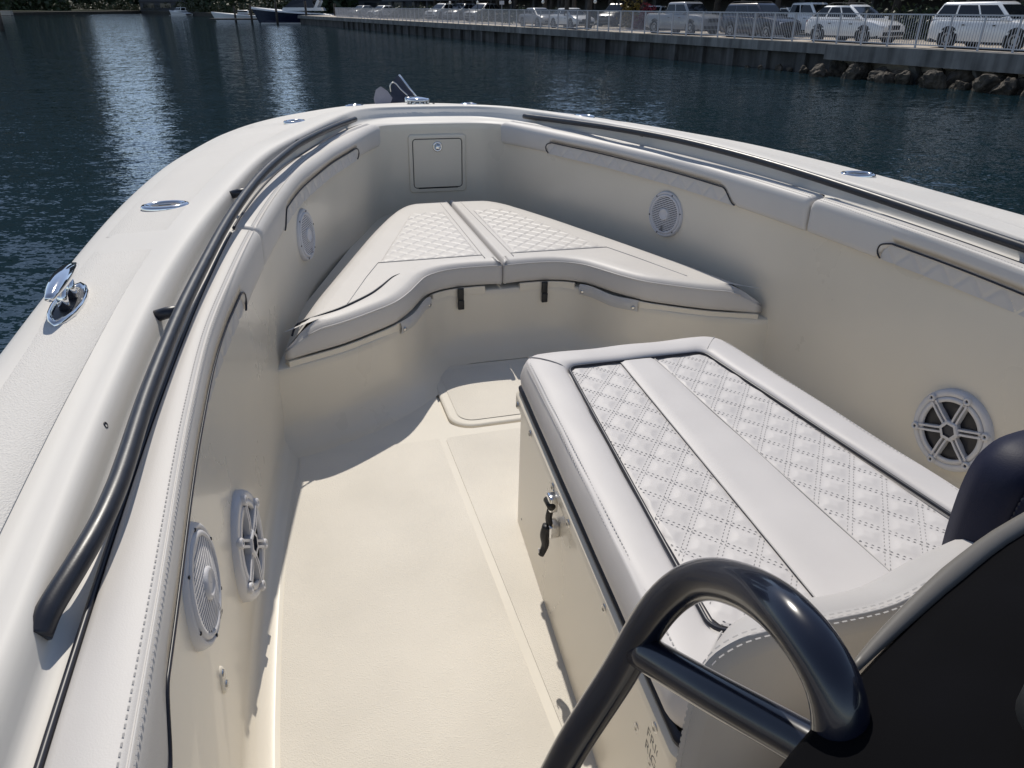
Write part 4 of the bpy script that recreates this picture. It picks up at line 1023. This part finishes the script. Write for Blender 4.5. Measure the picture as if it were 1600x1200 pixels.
    if kind == 'pickup':
        V, F = cbox(((tail+c[0][0])/2, 0, S_['belt']+.01), (c[0][0]-tail-.25, W*1.5, .02)); add('bed', V, F, 'trim', smooth=False)
    xf = nose-.95 if kind != 'pickup' else nose-1.0; xr = xf-S_['wb']
    for x in (xf, xr):
        for sgn in (-1, 1):
            V, F = lathe([(wr*1.22, -.004), (wr*1.22, .012), (.01, .014)], (x, sgn*W*.985, wr+.02), (0, sgn, 0), 24); add('wheel_arch', V, F, 'trim')
            V, F = lathe([(wr*.6, -.2), (wr*.97, -.2), (wr, -.16), (wr, .0), (wr*.96, .035), (wr*.66, .035), (wr*.64, .02)], (x, sgn*W*.985, wr), (0, sgn, 0), 28); wh = add('tyre', V, F, 'tyre')
            V, F = lathe([(wr*.66, .022), (wr*.58, .03), (wr*.50, .012), (wr*.22, .014), (wr*.18, .032), (.005, .034)], (x, sgn*W*.985, wr), (0, sgn, 0), 10); add('rim', V, F, 'rim', smooth=False)
    zh = S_['hood']-.34
    for sgn in (-1, 1):
        V, F = cbox((nose-.10, sgn*W*.68, zh), (.14, .36, .17), .04); add('headlight', V, F, 'lamp')
        V, F = cbox((tail+.06, sgn*W*.78, S_['belt']-.26), (.10, .18, .34), .03); add('tail_light', V, F, 'tail')
        V, F = cbox((c[3][0]-.25, sgn*(W+.08), S_['belt']+.03), (.16, .2, .14), .04); add('mirror', V, F, pm)
    V, F = cbox((nose-.02, 0, zh), (.06, W*.90, .20), .02); add('grille', V, F, 'trim')
    V, F = cbox((nose-.0, 0, gc+.20), (.10, W*1.5, .16), .03); add('lower_grille', V, F, 'trim')
    V, F = cbox((tail+L/2, 0, gc+.06), (L*.94, W*1.9, .16), .03); add('sill', V, F, 'trim')
    for sgn in (-1, 1):
        for xx in (c[0][0]*.3+c[3][0]*.1-.2, c[3][0]*.5-.05):
            V, F = cbox((xx, sgn*(W+.005), S_['belt']-.22), (.17, .03, .045), .01); add('door_handle', V, F, 'trim')
    return rt
car('suv', 'white', 2.6, -1.9, 0, 'big white suv with dark windows at the right edge behind the fence', .95)
car('cross', 'white', 9.7, -1.9, 0, 'smaller white suv with black roof rails, second from the right edge')
car('suv', 'navy', 16.2, -1.9, 0, 'dark navy suv parked left of the white suv with roof rails', .93)
car('pickup', 'silver', 23.0, -1.9, 2, 'grey pickup truck parked behind the fence near the red bush', .97)
car('sedan', 'white', 37.0, -1.9, 0, 'white saloon car behind the dense part of the fence')
car('sedan', 'silver', 42.6, -2.0, 0, 'grey saloon car just behind the white saloon')
car('pickup', 'white', 18.6, -8.0, 0, 'white pickup seen between the navy suv and the white suv', .95)
car('cross', 'white', 24.1, -12, 10, 'white suv roof just above the fence behind the navy suv', .9)
car('sedan', 'black', 27.8, -14.5, 0, 'black car in the second row behind the navy suv', 1.1)
car('suv', 'navy', 41.1, -9, -60, 'navy suv facing the water in the second row by the red bush', .95)
car('sedan', 'white', 40.6, -12.5, -55, 'white car roof beside the red bush', 1.1)
for k, (t, cl, nm) in enumerate(((80, 'white', 'white car facing the water, leftmost of three behind the far fence'), (73.5, 'silver', 'grey car facing the water, middle of three behind the far fence'), (67.5, 'silver', 'grey car facing the water, rightmost of three behind the far fence'))):
    car('cross', cl, t, -8, -62, nm, 1.1)
car('sedan', 'white', 96, -5, -60, 'white car beyond the far end of the fence near the yacht', 1.1)
car('sedan', 'silver', 103, -4, -60, 'grey car by the far fence end next to the yacht stern', 1.1)

# ------------------------------------------------------------------ trees and shrubs
def leafmat(nm, c): 
    m = vary(mat(nm, c, .55), .8, .5, detail=5); return m
M['leaf'] = leafmat('foliage', (.035, .055, .022)); M['leaf2'] = leafmat('foliage_olive', (.055, .065, .025)); M['leafred'] = leafmat('foliage_red', (.22, .02, .035)); M['leafy'] = leafmat('foliage_yellow', (.22, .15, .025)); M['bark'] = vary(mat('bark', (.06, .05, .042), .9), 3, .4)
M['frond'] = leafmat('palm_frond', (.045, .065, .025))
def foliage(nm, m, rx, rz, n, leaf, seed, low=False):
    r = np.random.default_rng(seed); g = G()
    cl = r.normal(0, 1, (26, 3)); cl /= np.linalg.norm(cl, axis=1)[:, None]; cl *= r.uniform(.35, .92, (26, 1))
    for i in range(n):
        c = cl[r.integers(26)]+r.normal(0, .17, 3); p = c*np.array([rx, rx, rz])
        if low: p[2] = abs(p[2])*.9
        a = r.normal(0, 1, 3); a /= np.linalg.norm(a); b_ = np.cross(a, r.normal(0, 1, 3)); b_ /= np.linalg.norm(b_)
        s = leaf*r.uniform(.6, 1.4)
        g.add([p-a*s, p+b_*s*.45, p+a*s, p-b_*s*.45], [[0, 1, 2, 3]])
    me = bpy.data.meshes.new(nm); me.from_pydata([tuple(v) for v in g.V], [], g.F); me.materials.append(M[m]); return me
crowns = [foliage('crown', 'leaf', 3.6, 2.9, 3000, .30, 1), foliage('crown', 'leaf2', 3.2, 3.0, 2800, .28, 2), foliage('crown', 'leaf', 4.2, 2.6, 3200, .30, 3)]
def tree(p, h, k, label, group, s=1.):
    p = np.array(p, float); t = thing('shade_tree', label, 'tree', p, group, boat=False)
    g = G(); pts = [p, p+[.05, 0, h*.3], p+[.15, .1, h*.62]]
    V, F = tube(catmull(pts, 3), np.linspace(.26, .15, 7)*s, 8); g.add(V, F)
    for a in range(5):
        an_ = a*1.26+k; e = p+np.array([math.cos(an_)*1.9*s, math.sin(an_)*1.9*s, h*.62+1.4*s]); V, F = tube([pts[-1]*.75+pts[1]*.25, (pts[-1]+e)/2, e], [.11*s, .08*s, .04*s], 6); g.add(V, F)
    mk('trunk', g.V, g.F, 'bark', t, boat=False)
    inst('crown', crowns[k % 3], p+np.array([.1, .1, h*.62+2.0*s]), t, boat=False, rot=(0, 0, k*1.3), scale=s)
def palm(p, h, k, label, group):
    p = np.array(p, float); t = thing('palm_tree', label, 'palm', p, group, boat=False)
    top = p+np.array([.3*math.sin(k), .3*math.cos(k), h]); V, F = tube(catmull([p, (p+top)/2+[.08, 0, 0], top], 5), np.linspace(.20, .13, 11), 10); mk('trunk', V, F, 'bark', t, boat=False)
    g = G()
    for f in range(15):
        a = f*2.4+k; el = .9-.13*f; L_ = 2.3
        prev = None
        for j in range(9):
            u = j/8; c = top+np.array([math.cos(a)*L_*u, math.sin(a)*L_*u, el*u*1.5-1.9*u*u]); sd2 = np.array([-math.sin(a), math.cos(a), -.35])
            w = .36*math.sin(math.pi*min(1, u*.95+.05))+.03
            for sg in (-1, 1):
                tip = c+sd2*sg*w*np.array([1, 1, 1 if sg > 0 else -1])+np.array([math.cos(a)*.18, math.sin(a)*.18, -.12]); b0 = c+np.array([math.cos(a), math.sin(a), 0])*.06
                g.add([c, b0, tip], [[0, 1, 2]])
    mk('crown', g.V, g.F, 'frond', t, boat=False, smooth=False)
tl = ['leafy shade tree behind the parked cars, crown above the frame', 'trees behind the parked cars']
ti = 0
for t, n_ in ((-1, -9.5), (2.5, -13), (7, -10.5), (11, -17), (16, -12.5), (22, -17), (24.5, -8), (33, -13), (38, -9.5), (43, -12), (50, -14), (56, -12), (61, -13.5), (67, -12), (74, -13), (80, -11), (86, -13), (93, -12)):
    tree(q(t, n_, QZ-.05), random.uniform(6, 8), ti, 'shade tree behind the parked cars, %s trunk from the right' % ordw(ti), tl[1], random.uniform(.9, 1.25)); ti += 1
for k, (t, n_) in enumerate(((13.2, -5.4), (19.6, -6.2), (33.6, -1.25), (36.8, -1.25), (41, -4.5), (47, -5))):
    palm(q(t, n_), random.uniform(5, 7), k, 'palm trunk by the parked cars, %s palm from the right' % ordw(k), 'palms along the promenade')
def shrub(p, m, rx, rz, label, seed, group=None, nm='shrub'):
    t = thing(nm, label, 'bush', p, group, boat=False)
    me = foliage('foliage', m, rx, rz, 900 if rx < 3 else 1300, .13 if rx < 3 else .42, seed, low=True); inst('foliage', me, np.array(p), t, boat=False)
    V, F = tube([np.array(p), np.array(p)+[0, 0, rz*.6]], .05, 6); mk('stem', V, F, 'bark', t, boat=False)
shrub(q(32.2, -5.5), 'leafred', .9, 1.9, 'bright red bush behind the fence beside the grey pickup', 11)
shrub(q(30.6, -5.5), 'leaf2', .9, 1.05, 'low green bush between the red bush and the grey pickup', 12)
shrub(q(36.3, -7), 'leafy', 1.0, 2.6, 'yellow flowering bush behind the red bush', 13)
for k, t in enumerate((-6, -2.5, 1, 4.5, 8, 11.5, 15)): shrub(q(t, -8.2, QZ), 'leaf', 2.2, 2.3, 'dark hedge bush behind the white suvs, %s from the right' % ordw(k), 20+k, 'dark hedge behind the suvs')
for k, t in enumerate((48, 55, 62, 84, 91, 98)): shrub(q(t, -6.8, QZ), 'leaf', 2.6, 1.7, 'dark hedge bush behind the far fence, %s from the right' % ordw(k), 40+k, 'dark hedge behind the far fence')

# lamp posts, sign
M['globe'] = mat('lamp_globe', (.75, .75, .72), .3)
for k, t in enumerate((36, 44.5, 51, 58.5, 66)):
    p = q(t, -3.4); lp = thing('street_lamp', 'white globe lamp on a dark post behind the far fence, %s from the right' % ordw(k), 'street lamp', p, 'globe lamps along the promenade', boat=False)
    V, F = tube([p, p+[0, 0, 1.75]], .035, 8); mk('post', V, F, 'trim', lp, boat=False)
    V, F = lathe([(.03, -.14), (.11, -.09), (.14, 0), (.11, .09), (.03, .14), (.001, .145)], p+[0, 0, 1.88], (0, 0, 1), 16); mk('globe', V, F, 'globe', lp, boat=False)
p = q(47.6, -.9); sg = thing('street_sign', 'small square pale sign on a thin post above the fence', 'sign', p, boat=False)
V, F = tube([p, p+[0, 0, 2.0]], .025, 6); mk('post', V, F, 'fence', sg, boat=False)
V, F = cbox(p+[0, -.03, 1.83], (.42, .02, .30)); mk('plate', V, F, 'fence', sg, boat=False, smooth=False)

# ------------------------------------------------------------------ buildings
M['facade'] = vary(mat('facade_render', (.20, .195, .19), .8), .15, .2); M['facade2'] = vary(mat('facade_dark', (.075, .08, .09), .7), .2, .2); M['bwin'] = mat('building_window', (.02, .026, .034), .15)
def building(x0, x1, y0, y1, h, label, m='facade', z=1.0, fl=3.3, bay=5.0):
    p = ((x0+x1)/2, y0, z); t = thing('apartment_tower' if h > 35 else 'low_building', label, 'building', p, boat=False)
    V, F = cbox(((x0+x1)/2, (y0+y1)/2, z+h/2), (x1-x0, y1-y0, h)); mk('wall', V, F, m, t, boat=False, smooth=False)
    nf = int(h/fl); nbay = max(2, int((x1-x0)/bay)); bw = (x1-x0)/nbay
    V, F = cbox((0, 0, 0), (bw*.62, .25, fl*.5)); w = mk('window', V, F, 'bwin', None, boat=False, smooth=False); me = w.data; bpy.data.objects.remove(w)
    cnt = 0; g = G()
    for f in range(nf):
        zz = z+f*fl+fl*.52
        V, F = cbox(((x0+x1)/2, y0-.35, z+f*fl), (x1-x0+.2, .7, .22)); g.add(V, F)
        for b_ in range(nbay):
            if cnt < 60: inst('window', me, (x0+bw*(b_+.5), y0-.03, zz), t, boat=False)
            cnt += 1
    V, F = [], []
    mk('floor_ledges', g.V, g.F, m, t, boat=False, smooth=False)
    if cnt > 60:
        g = G(); c2 = 0
        for f in range(nf):
            for b_ in range(nbay):
                c2 += 1
                if c2 > 60: V, F = cbox((x0+bw*(b_+.5), y0-.03, z+f*fl+fl*.52), (bw*.62, .25, fl*.5)); g.add(V, F)
        mk('upper_windows', g.V, g.F, 'bwin', t, boat=False, smooth=False, kind='stuff')
building(-420, -223, 400, 430, 150, 'tall apartment tower on the far left shore mirrored in the water', 'facade2', bay=9)
building(-152, -110, 335, 365, 120, 'tall apartment tower mirrored between two bright strips of water', 'facade2', bay=7)
building(-56, -2, 205, 230, 66, 'grey apartment block behind the yacht and far fence', 'facade2', bay=6)
building(-1, 8, 165, 180, 52, 'narrow apartment block behind the middle of the fence', 'facade2', bay=5)
building(26, 62, 118, 130, 40, 'grey apartment block behind the parked cars', 'facade2', bay=5)
building(58, 120, 80, 95, 32, 'low grey block behind the big white suv', 'facade2', bay=5)

building(-345, -256, 610, 630, 46, 'added distant block hiding the low sky from the water in the left gap', 'facade2', bay=9)  # added to block bright low sky and darken the far water reflection
building(-172, -134, 520, 540, 40, 'added distant block hiding the low sky from the water beside the yacht', 'facade2', bay=9)  # likewise added, keeps low sky out of the second bright water strip
pg = thing('parking_garage', 'long shaded concrete parking garage behind the parked cars', 'building', q(40, -24, QZ), boat=False)
slab('back_wall', -60, 150, -40, -30, 0, QZ+9, 'facade2', pg)
for f in range(3): slab('floor_slab', -60, 150, -30, -22, QZ+2.9*f+2.3, QZ+2.9*f+3.1, 'facade2', pg)
for t in np.arange(-58, 150, 7.0): slab('column', t, t+.6, -23.1, -22.5, QZ-.05, QZ+2.35, 'facade2', pg)
# ------------------------------------------------------------------ far shore, docks, boats
def poly_ground(name, pts, z0, z1, m, kind='structure'):
    top = [(x, y, z1) for x, y in pts]; bot = [(x, y, z0) for x, y in pts]; V, F = grid([top, bot], close_v=True); g = G().add(V, F); V, F = fill_poly([top]); g.add(V, F)
    o = mk(name, g.V, g.F, m, boat=False, smooth=False); o['kind'] = kind; return o
M['grass'] = vary(mat('bank_grass', (.05, .06, .03), .9), .3, .4)
poly_ground('far_bank', [(-700, 262), (-160, 258), (-150, 300), (-150, 330), (-118, 285), (-88, 238), (-62, 200), (-44, 168), (-30, 150), (-30, 700), (-700, 700)], -1, .95, 'soil')
poly_ground('lawn', [(-690, 275), (-168, 272), (-162, 300), (-165, 690), (-690, 690)], .9, 1.25, 'grass')
fs = thing('pale_seawall', 'pale low seawall on the far left shore', 'seawall', (-175, 256, 0), boat=False)
V, F = cbox((-290, 257, .75), (265, 1.4, 1.3)); mk('wall', V, F, 'walk', fs, boat=False, smooth=False)
def mass(name, pts, m, leaf, per, seed, label, cat):
    """a far belt of trees that reads as one mass"""
    r = np.random.default_rng(seed); P = []; 
    for (x, y, rx, rz, z) in pts:
        c = r.normal(0, 1, (per, 3)); c /= np.linalg.norm(c, axis=1)[:, None]; c *= r.uniform(.3, 1., (per, 1))**.5
        c = c*np.array([rx, rx, rz])+np.array([x, y, z+rz*.55]); c[:, 2] = np.maximum(c[:, 2], z+.1); P.append(c)
    P = np.vstack(P); n = len(P); a = r.normal(0, 1, (n, 3)); a /= np.linalg.norm(a, axis=1)[:, None]; b_ = np.cross(a, r.normal(0, 1, (n, 3))); b_ /= np.linalg.norm(b_, axis=1)[:, None]
    s_ = leaf*r.uniform(.6, 1.4, (n, 1)); V = np.stack([P-a*s_, P+b_*s_*.5, P+a*s_, P-b_*s_*.5], 1).reshape(-1, 3)
    F = (np.arange(n)[:, None]*4+np.arange(4)).tolist()
    o = mk(name, V, F, m, boat=False, smooth=False, kind='stuff'); tag(o, label, cat)
shp = []
for k in range(60):
    x = -400+k*6.1+random.uniform(-2, 2); y = 296 if x < -165 else 345 if x < -118 else np.interp(x, [-118, -88, -62, -44], [298, 252, 214, 184])
    shp.append((x, y+random.uniform(0, 8), random.uniform(4, 6.5), random.uniform(4.5, 7), .9))
for k in range(14): shp.append((-206+k*4.2, 352+random.uniform(0, 8), 5.5, random.uniform(5, 7), .9))
mass('far_trees', shp, 'leaf', .95, 520, 5, 'dark belt of trees along the far shore', 'trees')
shp = []
for k in range(50):
    x = -235+k*3.9+random.uniform(-1, 1); y = 336 if x < -118 else np.interp(x, [-118, -88, -62, -44], [292, 246, 208, 178])
    shp.append((x, y+1, 3.2, random.uniform(1.6, 3.6), .5))
mass('mangrove_belt', shp, 'leaf2', .35, 330, 6, 'low dark mangroves at the far waterline', 'mangroves')
M['hullnavy'] = mat('navy_hull', (.008, .011, .03), .18, coat=.6); M['boatwhite'] = mat('boat_white', (.70, .70, .69), .3); M['boot'] = mat('boot_stripe', (.5, .5, .5), .4)
def yacht(p, L, hd, hm, label, cabin=True, name='motor_yacht', group=None):
    p = np.array(p, float); t = thing(name, label, 'boat', p, group, boat=False); ch, sh = math.cos(hd), math.sin(hd); k = L/16.
    def X(P): P = np.asarray(P, float)*k; return np.stack([p[0]+P[:, 0]*ch-P[:, 1]*sh, p[1]+P[:, 0]*sh+P[:, 1]*ch, p[2]+P[:, 2]], 1)
    xs = np.linspace(-7.6, 8.4, 24)
    def beam(x): return 2.25*(1-max(0, (x-1)/7.4)**2.2)+.01
    def sheer(x): return 1.55+.75*max(0, (x+2)/10.)**1.3-.75*max(0, (-x-3)/4.6)**1.5
    rows = [[(x-(1.0 if x > 6 else 0)*(x-6)/2.4*(1-f)*1.2, sg*beam(x)*(.72+.28*f), -.3+(sheer(x)+.3)*f) for sg, f in ((-1, 1), (-1, .55), (-1, .22), (-1, 0), (1, 0), (1, .22), (1, .55), (1, 1))] for x in xs]
    V, F = grid(rows); mk('hull', X(V), F, hm, t, boat=False)
    rows = [[(x, sg*beam(x)*b_, sheer(x)+dz) for sg, b_, dz in ((-1, 1.01, -.08), (-1, 1.0, .10), (-1, .55, .28 if x > -2 else .1), (1, .55, .28 if x > -2 else .1), (1, 1.0, .10), (1, 1.01, -.08))] for x in xs]
    V, F = grid(rows); mk('deck', X(V), F, 'boatwhite', t, boat=False)
    V, F = cbox((-.5, 0, .08), (14.2, 4.0, .14)); mk('boot_stripe', X(V), F, 'boot', t, boat=False, smooth=False)
    if cabin:
        rings = [[(x0, -w, z), (x1, -w*.8, z), (x1, w*.8, z), (x0, w, z)] for x0, x1, w, z in ((-4.2, 3.0, 1.8, 2.0), (-3.9, 2.6, 1.75, 2.5))]
        V, F = prism(rings); mk('coaming', X(V), F, 'boatwhite', t, boat=False, auto=30)
        rings = [[(x0, -w, z), (x1, -w*.75, z), (x1, w*.75, z), (x0, w, z)] for x0, x1, w, z in ((-2.6, 2.6, 1.72, 2.45), (-2.5, .9, 1.5, 3.7))]
        V, F = prism(rings); mk('window_band', X(V), F, 'glass', t, boat=False, auto=30)
        rings = [[(x0, -w, z), (x1, -w*.7, z), (x1, w*.7, z), (x0, w, z)] for x0, x1, w, z in ((-3.6, 1.0, 1.55, 3.68), (-3.4, .6, 1.5, 3.9))]
        V, F = prism(rings); mk('hardtop', X(V), F, 'boatwhite', t, boat=False, auto=30)
        for sg in (-1, 1):
            V, F = cbox((-3.2, sg*1.5, 2.95), (.5, .12, 1.6), .03, rot=[[.85, 0, -.5], [0, 1, 0], [.5, 0, .85]]); mk('roof_pillar', X(V), F, 'boatwhite', t, boat=False)
        V, F = tube([(-1.5, 0, 3.9), (-1.6, 0, 4.7)], .05, 6); mk('mast', X(V), F, 'boatwhite', t, boat=False)
    else:
        V, F = cbox((-.5, 0, 2.5), (3.2, 2.2, 1.0), .3, 3); mk('cabin', X(V), F, 'boatwhite', t, boat=False)
        V, F = cbox((-.2, 0, 2.65), (3.0, 2.26, .45), .1, 2); mk('window_band', X(V), F, 'glass', t, boat=False)
    return t
yacht((-38.3, 148, 0), 16.6, math.pi+.05, 'hullnavy', 'white motor yacht with a navy hull and dark windows moored at the far end')
yacht((-55, 166, 0), 11, math.pi+.3, 'boatwhite', 'white boat moored to the left of the navy hulled yacht', False, 'moored_boat')
yacht((-105, 258, 0), 9.5, 2.6, 'boatwhite', 'small white boat moored before the dark far trees', True, 'moored_boat')
for k, (x, y, h) in enumerate(((-41.3, 143, 3.4), (-36.1, 143, 3.6), (-30.6, 141, 3.2), (-48, 150, 3.0), (-53, 156, 2.8))):
    V, F = tube([(x, y, -1), (x+.05, y, h)], [.22, .18], 10); o = mk('mooring_pile', V, F, 'bark', boat=False); tag(o, 'dark timber mooring pile by the moored yachts, ' + ('at the navy yacht bow', 'amidships of the navy yacht', 'at the navy yacht stern', 'left of the navy yacht', 'leftmost of the row')[k], 'pile', 'mooring piles by the yachts')
V, F = tube([(-65.6, 104, -1), (-65.4, 104, 2.4)], [.28, .22], 10); o = mk('channel_pile', V, F, 'bark', boat=False); tag(o, 'dark lone pile in the water at the left edge', 'pile')
dk = thing('floating_dock', 'low dark dock behind the navy hulled yacht', 'dock', (-40, 154, 0), boat=False)
V, F = cbox((-40, 154, .6), (34, 2.2, .3)); mk('planking', V, F, 'concrete_dark', dk, boat=False, smooth=False)
